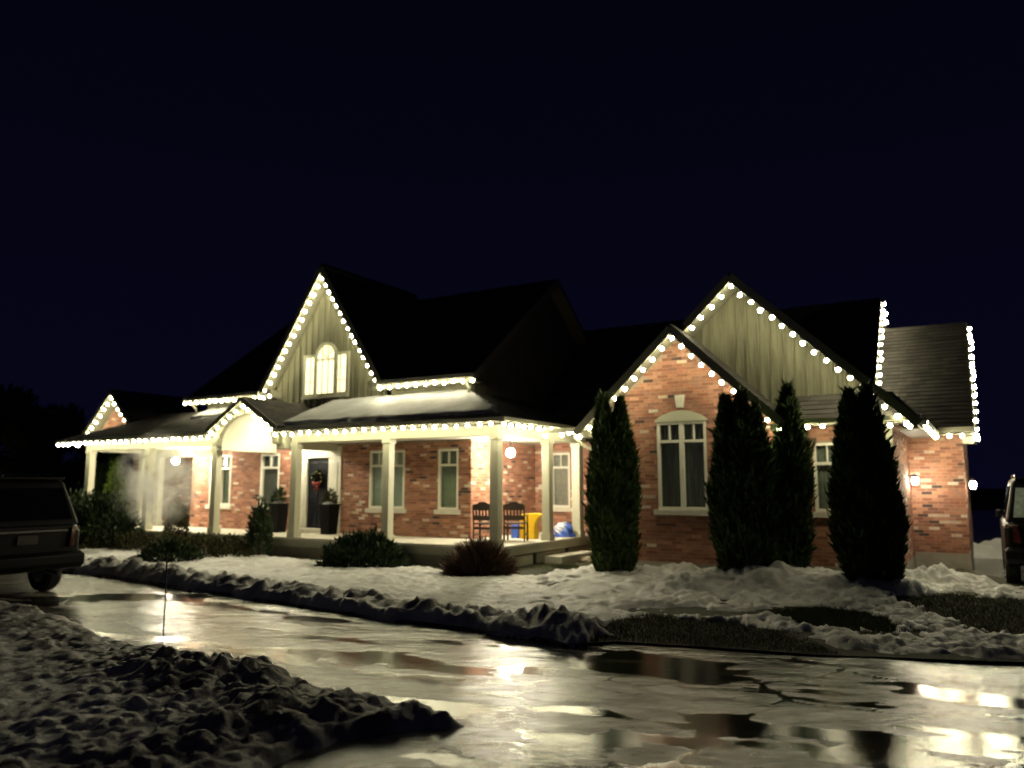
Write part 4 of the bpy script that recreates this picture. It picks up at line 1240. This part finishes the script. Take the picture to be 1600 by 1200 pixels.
def wall_lantern(u, v, z, rz, label):
    r = empty('wall_lantern', H(u, v, z), rz, label, 'lamp', 'lanterns on the garage corner')
    b = MB(); b.box(-.05, .05, -.02, .0, -.12, .12); b.build('back_plate', M['metal_black'], r)
    b = MB(); b.tube([(0, -.01, .06), (0, -.10, .12), (0, -.14, .10)], .010); b.build('arm', M['metal_black'], r)
    b = MB(); b.lathe([(.09, 0), (.02, .07), (.005, .09)], (0, -.14, .06), n=8); b.build('cap', M['metal_black'], r)
    b = MB()
    for k in range(4):
        a = math.pi / 4 + k * math.pi / 2
        b.tube([(.075 * math.cos(a), -.14 + .075 * math.sin(a), -.12), (.085 * math.cos(a), -.14 + .085 * math.sin(a), .06)], .004, n=5)
    b.box(-.05, .05, -.19, -.09, -.135, -.12); b.build('cage', M['metal_black'], r)
    b = MB(); b.lathe([(.02, -.115), (.055, -.10), (.068, -.02), (.066, .04), (.03, .058)], (0, -.14, 0), n=14); b.build('glass', M['lantern'], r, smooth=True)
wall_lantern(WR + .016, 5.35, 2.06, -TH + R(90), 'lit lantern in the corner between the cedar and the brick garage wall')
wall_lantern(9.095, 6.22, 1.96, -TH + R(90), 'lit lantern on the outer corner of the brick garage wall')

# ------------------------------------------------------------------ plants
prng = np.random.default_rng(2)
def leaf_quads(P, D, l, w, rng):
    """leaf quads at points P with directions D (unit), length l, width w"""
    n = len(P)
    r = rng.normal(size=(n, 3)); side = np.cross(D, r); side /= np.linalg.norm(side, axis=1, keepdims=True) + 1e-9
    l = np.asarray(l).reshape(-1, 1); w = np.asarray(w).reshape(-1, 1)
    a = P - side * w * .35; b = P + side * w * .35
    mid = P + D * l * .5
    c = mid + side * w * .5; e = mid - side * w * .5
    t = P + D * l
    return np.stack([a, b, c, t, e], 1).reshape(-1, 3)

def cedar(base, tips, label, seed, n=9000, matname='cedar'):
    """columnar cedar of one or several pointed stems: tips = list of (dx, dy, height, radius)"""
    rng = np.random.default_rng(seed)
    root = empty('cedar_tree', base, 0, label, 'tree', 'columnar cedars in front of the wing')
    V = []; F = []
    tr = MB()
    for (dx, dy, h, r) in tips:
        k = int(n * h * r / sum(t[2] * t[3] for t in tips))
        z = h * (rng.random(k) ** 0.9)
        f = z / h
        prof = r * np.clip(np.minimum(1.0, 0.62 + 1.3 * f), 0, 1) * np.clip(1 - np.clip((f - .42) / .58, 0, 1) ** 1.9, 0.03, 1)
        an = rng.random(k) * 6.2832
        bump = 1 + 0.20 * np.sin(an * 3 + z * 2.1 + seed) * np.sin(z * 4.3 + seed) + 0.75 * (fbm(np.cos(an) * 1.4 + seed, z * 1.3 + np.sin(an) * 1.4, .55, 4) - .45)
        rad = prof * bump * (0.78 + 0.24 * rng.random(k) ** .6 + .22 * (rng.random(k) < .05))
        P = np.stack([dx + rad * np.cos(an), dy + rad * np.sin(an), z + .05], -1)
        D = np.stack([np.cos(an) * .55 + rng.normal(size=k) * .25, np.sin(an) * .55 + rng.normal(size=k) * .25, 0.95 + rng.normal(size=k) * .25], -1)
        D /= np.linalg.norm(D, axis=1, keepdims=True)
        V.append(leaf_quads(P, D, .07 + .12 * rng.random(k) + .10 * (rng.random(k) < .06), .022 + .03 * rng.random(k), rng)); F.append(np.clip(rng.random(k) * .7 + .5 * (fbm(an * 2, z * 2, .5, 2) - .3), 0, 1))
        # dense inner foliage so the crown is not see-through
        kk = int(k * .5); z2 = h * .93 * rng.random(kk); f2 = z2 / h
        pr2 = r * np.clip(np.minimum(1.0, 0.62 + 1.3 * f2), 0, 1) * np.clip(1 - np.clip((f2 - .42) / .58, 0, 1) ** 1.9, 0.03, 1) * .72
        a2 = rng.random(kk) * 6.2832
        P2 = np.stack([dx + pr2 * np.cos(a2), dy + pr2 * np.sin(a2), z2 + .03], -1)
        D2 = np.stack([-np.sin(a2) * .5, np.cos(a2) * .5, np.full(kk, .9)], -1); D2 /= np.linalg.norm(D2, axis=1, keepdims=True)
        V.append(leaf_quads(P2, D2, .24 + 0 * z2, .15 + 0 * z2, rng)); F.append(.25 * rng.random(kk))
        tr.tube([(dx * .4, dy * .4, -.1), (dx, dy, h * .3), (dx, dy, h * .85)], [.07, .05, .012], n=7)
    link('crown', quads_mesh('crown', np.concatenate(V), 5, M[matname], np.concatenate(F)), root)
    tr.build('trunk', M['bark'], root)
    return root

def shrub(base, rx, ry, h, label, seed, matname='evergreen', n=2500, leaf=.08, cat='shrub', name='shrub', up=.5, group=None, flat=0.0, parts=('foliage', 'stem')):
    rng = np.random.default_rng(seed)
    root = empty(name, base, 0, label, cat, group)
    k = n
    d = rng.normal(size=(k, 3)); d[:, 2] = np.abs(d[:, 2]); d /= np.linalg.norm(d, axis=1, keepdims=True)
    an = np.arctan2(d[:, 1], d[:, 0])
    rad = (0.55 + 0.45 * rng.random(k) ** .5) * (1 + .35 * (fbm(an * 1.3 + seed, d[:, 2] * 3 + seed, .6, 3) - .45) * 2)
    if flat: d[:, 2] = np.sign(d[:, 2]) * np.abs(d[:, 2]) ** (1 - flat)
    P = d * rad[:, None] * np.array([rx, ry, h * .92])
    P[:, 2] = np.maximum(P[:, 2], 0.01)
    D = d + rng.normal(size=(k, 3)) * .45; D[:, 2] += up; D /= np.linalg.norm(D, axis=1, keepdims=True)
    V = leaf_quads(P, D, leaf * (.7 + .8 * rng.random(k)), leaf * .38 * (.7 + .6 * rng.random(k)), rng)
    link(parts[0], quads_mesh(parts[0], V, 5, M[matname], rng.random(k)), root)
    s = MB()
    for j in range(9):
        a = rng.random() * 6.28; e = .5 + .3 * rng.random()
        s.tube([(0, 0, -.08), (rx * e * .4 * math.cos(a), ry * e * .4 * math.sin(a), h * .4), (rx * e * math.cos(a), ry * e * math.sin(a), h * (.6 + .2 * rng.random()))], [.02, .013, .005], n=5)
    s.build(parts[1], M['bark'], root)
    return root

def twig_shrub(base, rx, ry, h, label, seed, n=1500):
    rng = np.random.default_rng(seed)
    root = empty('bare_shrub', base, 0, label, 'shrub')
    t = []; fc = []
    for k in range(n):
        a = rng.random() * 6.283; e = math.acos(rng.random() ** .8) if False else rng.random() ** .6 * 1.45
        d = np.array([math.sin(e) * math.cos(a), math.sin(e) * math.sin(a), math.cos(e)])
        tip = d * np.array([rx, ry, h]) * (.82 + .2 * rng.random()) + rng.normal(size=3) * .03
        tip[2] = max(tip[2], .04)
        st = tip * (.12 + .5 * rng.random()) + rng.normal(size=3) * .05; st[2] = max(st[2], 0)
        mid = (st + tip) / 2 + rng.normal(size=3) * .04
        s = np.cross(tip - st, rng.normal(size=3)); s /= np.linalg.norm(s) + 1e-9
        w = .006 + .006 * rng.random()
        t += [st - s * w, st + s * w, mid + s * w * .8, tip, mid - s * w * .8]; fc.append(rng.random())
    link('twigs', quads_mesh('twigs', np.array(t), 5, M['twig'], np.array(fc)), root)
    s = MB()
    for j in range(14):
        a = rng.random() * 6.28; e = rng.random() * .7
        s.tube([(0, 0, -.06), (rx * e * .3 * math.cos(a), ry * e * .3 * math.sin(a), h * .35), (rx * e * math.cos(a), ry * e * math.sin(a), h * .8)], [.018, .011, .004], n=5)
    s.build('stem', M['bark'], root)

cedar(H(2.66, .45, .05), [(-.18, 0, 3.72, .31), (.19, .06, 3.66, .30)], 'twin-tipped dark cedar between the porch end and the tall double window', 41, 15000)
cedar(H(5.50, .15, .16), [(-.28, .05, 3.40, .26), (.0, -.05, 3.46, .33), (.27, .0, 3.20, .28)], 'broad triple-tipped cedar right of the tall double window', 52, 20000)
cedar(H(6.22, 1.0, .18), [(0, 0, 3.62, .34)], 'slim cedar lit yellow-green at the corner of the brick gable', 63, 8000)
cedar(H(7.58, .45, .20), [(-.17, 0, 3.36, .33), (.17, .05, 3.44, .33), (.32, -.1, 1.9, .28)], 'broad dark cedar at the right corner of the wing', 74, 20000)

shrub(H(-2.86, -1.15, 0.0), .92, .7, .92, 'dark spreading juniper below the porch between two columns', 5, 'evergreen', 4200, .12, name='juniper', up=.7)
twig_shrub(H(.41, -1.3, 0.0), .95, .85, .95, 'round bare brown shrub of fine twigs at the porch corner', 6, 2600)
shrub(H(-10.07, -.85, .0), .36, .36, 1.55, 'clipped upright brown-green bush in front of the left porch wall', 8, 'olive', 3200, .06, up=.3, flat=.45)
shrub(H(-12.3, -1.6, .0), 1.1, .8, 1.75, 'large dark evergreen shrub beside the parked vehicle', 9, 'evergreen', 5200, .12)
shrub(H(-14.6, -1.3, .0), 1.1, .9, 1.8, 'dark evergreen shrub at the far left porch corner', 10, 'evergreen', 4000, .12)
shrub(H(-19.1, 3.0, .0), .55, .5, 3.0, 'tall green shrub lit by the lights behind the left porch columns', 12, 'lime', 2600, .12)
HEDGE = ['low hedge shrub at the left end of the hedge, behind the parked car', 'low hedge shrub below the globe lamp at the left porch end', 'low hedge shrub between the large dark evergreen and the clipped upright bush', 'low hedge shrub in front of the clipped upright bush', 'low hedge shrub below the arch of the entry gable', 'low hedge shrub beside the narrow upright evergreen']
for k, (u, v, r, h) in enumerate(((-13.6, -1.9, .8, .6), (-12.2, -2.2, .75, .58), (-10.9, -1.5, .75, .66), (-9.6, -1.35, .75, .70), (-8.4, -1.3, .7, .68), (-7.3, -1.25, .6, .66))):
    shrub(H(u, v, 0), r, .5, h, HEDGE[k], 80 + k, 'olive', 1700, .085, name='hedge_shrub', group='low hedge along the porch')
q_ = G(262, 884)
shrub((q_.x, q_.y, 0), .75, .5, .62, 'low black-green mound of evergreen at the edge of the lawn snow', 15, 'evergreen', 2600, .10)
shrub(H(-6.85, -.7, .0), .30, .30, 1.62, 'narrow upright dark evergreen in front of the entry by the column', 16, 'evergreen', 2200, .09, flat=.4)
# far background trees
shrub(H(-20.6, 3.6, .0), 1.0, .8, 3.1, 'tall dark evergreen behind the left corner column', 13, 'evergreen', 4200, .14)
for k, (x, y, h, r) in enumerate(((-30, 44, 7.5, 3.2), (-24.5, 42, 6.0, 2.6), (-36, 46, 8.5, 3.6))):
    rng = np.random.default_rng(200 + k)
    root = empty('far_tree', (x, y, 0), 0, ('dark round-headed tree beyond the left end of the house', 'smaller dark tree close behind the left porch end', 'tallest dark tree far out beyond the parked vehicle')[k], 'tree')
    nn = 4200; d = rng.normal(size=(nn, 3)); d /= np.linalg.norm(d, axis=1, keepdims=True)
    P = d * (r * (.5 + .5 * rng.random(nn)))[:, None] * np.array([1, 1, .42 * h / r]) + np.array([0, 0, h * .58])
    P[:, :2] += .5 * np.sin(P[:, 2:3] * 2 + k)
    V = leaf_quads(P, d, .35 + .2 * rng.random(nn), .22 + 0 * d[:, 0], rng)
    link('crown', quads_mesh('crown', V, 5, M['evergreen'], rng.random(nn)), root)
    t = MB(); t.tube([(0, 0, -.2), (.1, 0, h * .3), (0, .1, h * .7)], [.22, .15, .05]); t.build('trunk', M['bark'], root)

# rocks in the bed
def rock(base, rx, ry, rz, label, seed, m='rock', group=None):
    rng = random.Random(seed); bm = bmesh.new(); bmesh.ops.create_icosphere(bm, subdivisions=3, radius=1)
    for v in bm.verts:
        c = v.co.copy()
        k = 1 + .22 * math.sin(c.x * 2.7 + seed) * math.cos(c.y * 3.1 + seed * 2) + .12 * math.sin(c.z * 5 + c.x * 4 + seed) + .05 * rng.random()
        v.co = Vector((c.x * rx * k, c.y * ry * k, max(c.z * rz * k, -.25 * rz)))
    me = bpy.data.meshes.new('rock'); bm.to_mesh(me); bm.free()
    me.materials.append(M[m])
    o = link('rock', me); o.location = base; o.rotation_euler = (0, 0, rng.random() * 3)
    tag(o, label, 'rock', group)
for k, (px, py, a, b, c, m, lb) in enumerate(((505, 866, .42, .3, .24, 'rock', 'brown rounded rock beside the juniper below the entry'), (445, 862, .38, .25, .18, 'rockdark', 'low dark rock in the bed below the entry steps'), (770, 884, .5, .3, .16, 'rockdark', 'flat dark rock at the foot of the bare brown shrub'), (875, 880, .36, .25, .12, 'rock', 'pale flat lit rock by the porch side step'), (908, 878, .38, .28, .13, 'rock', 'pale lit rock between the porch side step and the twin-tipped cedar'), (215, 884, .34, .26, .26, 'rockdark', 'dark round rock by the low evergreen mound'), (1478, 898, .3, .25, .2, 'rockdark', 'dark lump of rock below the garage foundation'))):
    rock(G(px, py, .0), a, b, c, lb, k + 3, m)

# ------------------------------------------------------------------ things on the porch
def wreath():
    r = empty('door_wreath', H(-7.29, WV - .02, 2.12), -TH, 'evergreen wreath with a red bow hung on the dark front door', 'wreath')
    rng = np.random.default_rng(4); k = 900
    t = rng.random(k) * 6.283; q = rng.random(k) * 6.283
    c = np.stack([np.cos(t) * .19, np.zeros(k), np.sin(t) * .19], -1)
    d = np.stack([np.cos(t) * np.cos(q), -np.abs(np.sin(q)), np.sin(t) * np.cos(q)], -1)
    P = c + d * .035
    D = d + np.stack([-np.sin(t), 0 * t, np.cos(t)], -1) * .8; D /= np.linalg.norm(D, axis=1, keepdims=True)
    link('greenery', quads_mesh('greenery', leaf_quads(P, D, .07 + 0 * t, .022 + 0 * t, rng), 5, M['evergreen'], rng.random(k)), r)
    for j in range(9):
        a = j * .698 + .2
        b = MB(); pr = [(.026 * math.sin(math.pi * i / 8) + .0005, -.026 * math.cos(math.pi * i / 8)) for i in range(9)]
        b.lathe(pr, (.19 * math.cos(a), -.055, .19 * math.sin(a)), n=10); b.build('ornament', M['red'] if j % 2 else M['brass'], r, smooth=True)
    b = MB()
    for sg in (-1, 1):
        b.tube([(0, -.06, -.17), (sg * .07, -.085, -.11), (sg * .15, -.07, -.13), (sg * .13, -.06, -.19), (0, -.06, -.17)], .025, n=6)
        b.tube([(0, -.06, -.17), (sg * .05, -.06, -.27), (sg * .08, -.055, -.36)], .02, n=6)
    b.build('bow', M['red'], r, smooth=True)
wreath()
def planter(u, v, label, hgt, plant, seed, matname):
    r = empty('planter', H(u, v, FLOOR), -TH, label, 'planter')
    b = MB()
    b.loft([[(-.16, -.16, 0), (.16, -.16, 0), (.16, .16, 0), (-.16, .16, 0)], [(-.21, -.21, hgt), (.21, -.21, hgt), (.21, .21, hgt), (-.21, .21, hgt)]]); b.build('pot', M['planter'], r, bevel=.012)
    b = MB(); b.box(-.225, .225, -.225, .225, hgt - .05, hgt - .001); b.build('rim', M['planter'], r, bevel=.01)
    bm = bmesh.new(); bmesh.ops.create_icosphere(bm, subdivisions=2, radius=.2)
    for w in bm.verts: w.co.z = max(w.co.z * .35, 0)
    me = bpy.data.meshes.new('snow_cap'); bm.to_mesh(me); bm.free(); me.materials.append(M['roofsnow']); o = link('snow_cap', me, r); o.location = (0, 0, hgt)
    rng = np.random.default_rng(seed); k = 260
    d = rng.normal(size=(k, 3)); d[:, 2] = np.abs(d[:, 2]); d /= np.linalg.norm(d, axis=1, keepdims=True)
    P = d * np.array([.2, .2, plant]) * (rng.random(k) ** .5)[:, None] + np.array([0, 0, hgt + .03])
    link('greenery', quads_mesh('greenery', leaf_quads(P, d, .11 + 0 * d[:, 0], .04 + 0 * d[:, 0], rng), 5, M[matname], rng.random(k)), r)
planter(-6.32, 1.28, 'tall black planter with greenery and a cap of snow right of the front door', .84, .35, 3, 'olive')
planter(-8.25, 1.2, 'tall black planter with dark greenery left of the front door', .84, .4, 4, 'evergreen')

def porch_chair(u, v, rz, label):
    r = empty('porch_chair', H(u, v, FLOOR), -TH + rz, label, 'chair', 'dark wooden porch chairs')
    W = .25; m = M['wood_dark']
    for sx in (-1, 1):
        b = MB(); b.tube([(sx * W, -.22, 0), (sx * W, -.20, .45), (sx * W, -.27, .88)], .022, n=6); b.build('leg', m, r)
        b = MB(); b.box(sx * W - .022, sx * W + .022, .20, .245, 0, .43); b.build('leg', m, r)
        b = MB(); b.box(sx * W - .03, sx * W + .03, -.2, .27, .62, .645); b.build('armrest', m, r, bevel=.006)
        b = MB(); b.box(sx * W - .016, sx * W + .016, .205, .237, .44, .62); b.build('arm_post', m, r)
        b = MB(); b.box(sx * W - .015, sx * W + .015, -.2, .2, .15, .19); b.build('stretcher', m, r)
    b = MB()
    b.box(-W - .02, W + .02, -.2, .27, .42, .455); b.build('seat', m, r, bevel=.008)
    b = MB(); pts = []
    for k in range(13):
        t = -1 + k / 6; pts.append((t * (W + .01), .885 + .05 * (1 - abs(t)) ** .6 + (.03 if abs(t) < .35 else 0)))
    b.slab([(-W - .01, -.265, .76)] + [(W + .01, -.265, .76)] + [(x, -.265, z) for x, z in reversed(pts)], (0, .03, 0)); b.build('crest_rail', m, r)
    b = MB(); b.box(-W, W, -.243, -.215, .52, .63); b.build('back_rail', m, r)
    b = MB(); b.box(-W, W, -.215, -.19, .30, .36); b.build('apron', m, r)
    for k in range(5):
        x = -W + .083 * (k + 1); b = MB(); b.bar((x, -.235, .62), (x, -.255, .78), .04, .012, up=(0, 1, 0)); b.build('slat', m, r)
porch_chair(-.50, 1.72, R(20), 'dark slatted chair in front of the yellow toy under the globe lamp')
porch_chair(-1.0, 1.15, R(12), 'dark slatted chair with its back half hidden by the porch corner column')

def slide():
    r = empty('toy_slide', H(-.62, 2.6, FLOOR), -TH, 'bright yellow curved plastic toy slide standing behind a porch chair', 'toy')
    b = MB()
    prof = [(.20, 0), (.185, .12), (.18, .25), (.20, .38), (.25, .48), (.33, .55), (.36, .60), (.33, .635), (.22, .65), (0, .64), (-.2, .62), (-.25, .55), (-.22, .0)]
    b.slab([(x, -.08, z) for x, z in prof], (0, .22, 0)); b.build('chute', M['yellow'], r, bevel=.02)
    b = MB(); b.box(-.5, -.27, -.1, .16, 0, .34); b.build('base_box', M['blue'], r, bevel=.02)
    for (x_, y_) in ((-.2, -.1), (.16, .16)):
        b = MB(); b.tube([(x_, y_, .6), (x_, y_, .0)], .025); b.build('leg', M['yellow'], r)
slide()
def bag():
    r = empty('plastic_bag', H(-.22, 3.75, FLOOR), -TH, 'crumpled blue and white plastic bag set on the side porch floor', 'bag')
    for name, m, (cx, cz, sx, sz) in (('bag_body', 'blue', (0, 0, .27, .34)), ('bag_top', 'bagwhite', (-.05, .18, .19, .19))):
        bm = bmesh.new(); bmesh.ops.create_icosphere(bm, subdivisions=4, radius=1)
        for v in bm.verts:
            c = v.co.copy(); k = 1 + .14 * math.sin(5 * c.x + 3 * c.z) * math.cos(6 * c.y + 1) + .08 * math.sin(13 * c.z + 7 * c.x)
            v.co = Vector((c.x * sx * k + cx, c.y * .22 * k, max(c.z * sz * k + cz, 0)))
        me = bpy.data.meshes.new(name); bm.to_mesh(me); bm.free(); me.materials.append(M[m]); link(name, me, r)
bag()

# ------------------------------------------------------------------ vehicles
def rr(hw, z0, z1, y, c=.10, taper=0.0):
    """rounded ring across the car at station y"""
    t = hw - taper
    return [(-hw + c * .4, y, z0), (hw - c * .4, y, z0), (hw, y, z0 + c), (hw, y, (z0 + z1) / 2), (t, y, z1 - c), (t - c, y, z1), (-t + c, y, z1), (-t, y, z1 - c), (-hw, y, (z0 + z1) / 2), (-hw, y, z0 + c)]
def suv(name, loc, rz, label, frosted=False):
    r = empty(name, loc, rz, label, 'car')
    hw = .98
    b = MB(); b.loft([rr(.90, .55, 1.22, .05), rr(.96, .48, 1.26, .14), rr(hw, .42, 1.28, .40), rr(hw, .40, 1.28, 3.4), rr(.97, .42, 1.22, 4.4), rr(.90, .45, 1.08, 4.95), rr(.80, .5, .98, 5.08)]); body = b.build('body', M['carpaint'], r, smooth=False, bevel=.03)
    b = MB(); b.loft([[(-.93, .10, 1.24), (.93, .10, 1.24), (.94, 3.55, 1.24), (-.94, 3.55, 1.24)], [(-.78, .42, 2.00), (.78, .42, 2.00), (.78, 2.75, 2.02), (-.78, 2.75, 2.02)], [(-.70, .52, 2.07), (.70, .52, 2.07), (.70, 2.62, 2.09), (-.70, 2.62, 2.09)]]); b.build('cabin', M['carpaint'], r, bevel=.04)
    # rear glass lies on the sloping tailgate
    n = Vector((0, -.76, .32)).normalized() * .012
    q = [(-.80, .145, 1.33), (.80, .145, 1.33), (.72, .375, 1.88), (-.72, .375, 1.88)]
    b = MB(); b.slab([Vector(p) + n for p in q], n * .6); b.build('rear_window', M['frost'] if frosted else M['carglass'], r)
    for sg in (-1, 1):
        b = MB(); d = Vector((sg, 0, .2)).normalized() * .012
        sq = [(sg * .928, .45, 1.30), (sg * .93, 3.2, 1.30), (sg * .80, 2.68, 1.92), (sg * .80, .62, 1.92)]
        b.slab([Vector(p) + d for p in sq], d * .5); b.build('side_window', M['carglass'], r)
        b = MB(); b.loft([[(sg * .70, -.01, 0.86), (sg * .94, .10, .86), (sg * .95, .18, .86), (sg * .70, .10, .86)], [(sg * .74, .0, 1.20), (sg * .93, .10, 1.20), (sg * .94, .2, 1.20), (sg * .72, .12, 1.20)]]); b.build('tail_light', M['taillight'], r, bevel=.01)
        b = MB(); b.tube([(sg * .70, .6, 2.07), (sg * .70, .7, 2.13), (sg * .70, 2.4, 2.15), (sg * .70, 2.5, 2.08)], .02, n=6); b.build('roof_rail', M['chrome'], r)
        b = MB(); b.box(min(sg * .94, sg * 1.05), max(sg * .94, sg * 1.05), 3.05, 3.15, 1.22, 1.40); b.build('mirror', M['carpaint'], r, bevel=.03)
    b = MB(); b.loft([[(-.96, .02, .48), (.96, .02, .48), (.97, .35, .46), (-.97, .35, .46)], [(-.97, -.07, .56), (.97, -.07, .56), (.985, .35, .56), (-.985, .35, .56)], [(-.97, -.07, .72), (.97, -.07, .72), (.985, .35, .72), (-.985, .35, .72)], [(-.93, .02, .78), (.93, .02, .78), (.97, .35, .78), (-.97, .35, .78)]]); b.build('bumper', M['carpaint'], r, bevel=.02)
    b = MB(); b.box(-.62, .68, .012, .05, 1.12, 1.175); b.build('chrome_strip', M['chrome'], r, bevel=.01)
    b = MB(); b.box(-.17, .17, .018, .045, .93, 1.08); b.build('licence_plate', M['plate'], r)
    b = MB(); b.box(-.72, .72, .30, .52, 2.03, 2.085); b.build('spoiler', M['carpaint'], r, bevel=.02)
    b = MB(); b.tube([(.55, .0, .40), (.55, .4, .42)], .035); b.build('exhaust_pipe', M['chrome'], r)
    for sg in (-1, 1):
        for y in (1.0, 4.05):
            w = MB(); pr = [(.22, -.12), (.36, -.12), (.385, -.07), (.385, .07), (.36, .12), (.22, .12)]
            w.lathe(pr, (0, 0, 0), n=28); t = w.build('wheel', M['tyre'], r, smooth=False); t.location = (sg * .86, y, .385); t.rotation_euler = (0, R(90), 0)
            w = MB(); w.lathe([(.03, -.125), (.20, -.125), (.225, -.11), (.225, .11), (.20, .125), (.03, .125)], (0, 0, 0), n=20); w.build('rim', M['chrome'], t)
    return r
# rear right corner of the first one sits at the left of the lane, nose pointing along the house front
cr = G(128, 928); cr = Vector((cr.x, cr.y, 0))
back = cr - H(0, 1.0) + H(0, 0)
suv('parked_car', (back.x, back.y, 0), -TH + R(90), 'dark tall car parked at the left edge, exhaust steaming from its rear')
c2 = G(1573, 922); rgt = H(1.0, 0) - H(0, 0)
suv('parked_car', (c2.x + rgt.x, c2.y + rgt.y, 0), -TH, 'dark parked car with a frosted pale rear window beyond the garage corner', True)

# exhaust steam drifting up behind the first car
def steam():
    m = bpy.data.materials.new('steam'); m.use_nodes = True; nt = m.node_tree
    nt.nodes.remove(nt.nodes['Principled BSDF'])
    pv = N(nt, 'ShaderNodeVolumePrincipled'); pv.inputs['Color'].default_value = (.95, .95, .93, 1); pv.inputs['Anisotropy'].default_value = 0.45
    tc = N(nt, 'ShaderNodeTexCoord'); no = N(nt, 'ShaderNodeTexNoise'); no.inputs['Scale'].default_value = 1.9; no.inputs['Detail'].default_value = 4; no.inputs['Distortion'].default_value = .8
    nt.links.new(tc.outputs['Object'], no.inputs['Vector'])
    ln = N(nt, 'ShaderNodeVectorMath', operation='LENGTH')
    mp = N(nt, 'ShaderNodeMapping'); nt.links.new(tc.outputs['Generated'], mp.inputs[0]); mp.inputs['Location'].default_value = (-1, -1, -1); mp.inputs['Scale'].default_value = (2, 2, 2)
    nt.links.new(mp.outputs[0], ln.inputs[0])
    fa = N(nt, 'ShaderNodeMapRange', interpolation_type='SMOOTHSTEP'); fa.inputs[1].default_value = 1.0; fa.inputs[2].default_value = 0.15; fa.inputs[3].default_value = 0; fa.inputs[4].default_value = 1
    nt.links.new(ln.outputs['Value'], fa.inputs[0])
    de = N(nt, 'ShaderNodeMapRange'); de.inputs[1].default_value = .42; de.inputs[2].default_value = .70; de.inputs[4].default_value = 4.5
    nt.links.new(no.outputs[0], de.inputs[0])
    mu = N(nt, 'ShaderNodeMath', operation='MULTIPLY'); nt.links.new(fa.outputs[0], mu.inputs[0]); nt.links.new(de.outputs[0], mu.inputs[1])
    nt.links.new(mu.outputs[0], pv.inputs['Density'])
    nt.links.new(pv.outputs[0], nt.nodes['Material Output'].inputs['Volume'])
    def at(px, py, d):
        x, y = (px - 800) / FPX, (600 - py) / FPX
        k = d / (math.cos(PITCH) - y * math.sin(PITCH)); return Vector((x * k, d, CAM_Z + (math.sin(PITCH) + y * math.cos(PITCH)) * k))
    bm = bmesh.new(); bmesh.ops.create_icosphere(bm, subdivisions=3, radius=1)
    a, b = at(205, 800, 18.6), at(285, 705, 18.9)
    c = (a + b) / 2; ax = (b - a)
    for v in bm.verts:
        v.co = Vector((v.co.x * 1.15, v.co.y * .8, v.co.z * 1.35)) + Vector((v.co.z * ax.x * .30, 0, 0))
    me = bpy.data.meshes.new('steam'); bm.to_mesh(me); bm.free(); me.materials.append(m)
    o = link('exhaust_steam', me); o.location = c
    tag(o, 'pale wisp of exhaust steam drifting between the parked car and the left porch', 'steam', kind='stuff')
steam()

# thin marker stake at the edge of the drive
s0 = G(253, 1020)
st = empty('snow_stake', (s0.x, s0.y, 0), 0, 'thin dark driveway marker stake standing in the snow bank', 'stake')
b = MB(); b.tube([(0, 0, -.05), (.005, .0, .6), (0, 0, 1.12)], .007, n=6); b.build('rod', M['stake'], st)
b = MB(); b.tube([(0, 0, 1.02), (0, 0, 1.125)], .010, n=6); b.build('reflector', M['stake'], st)
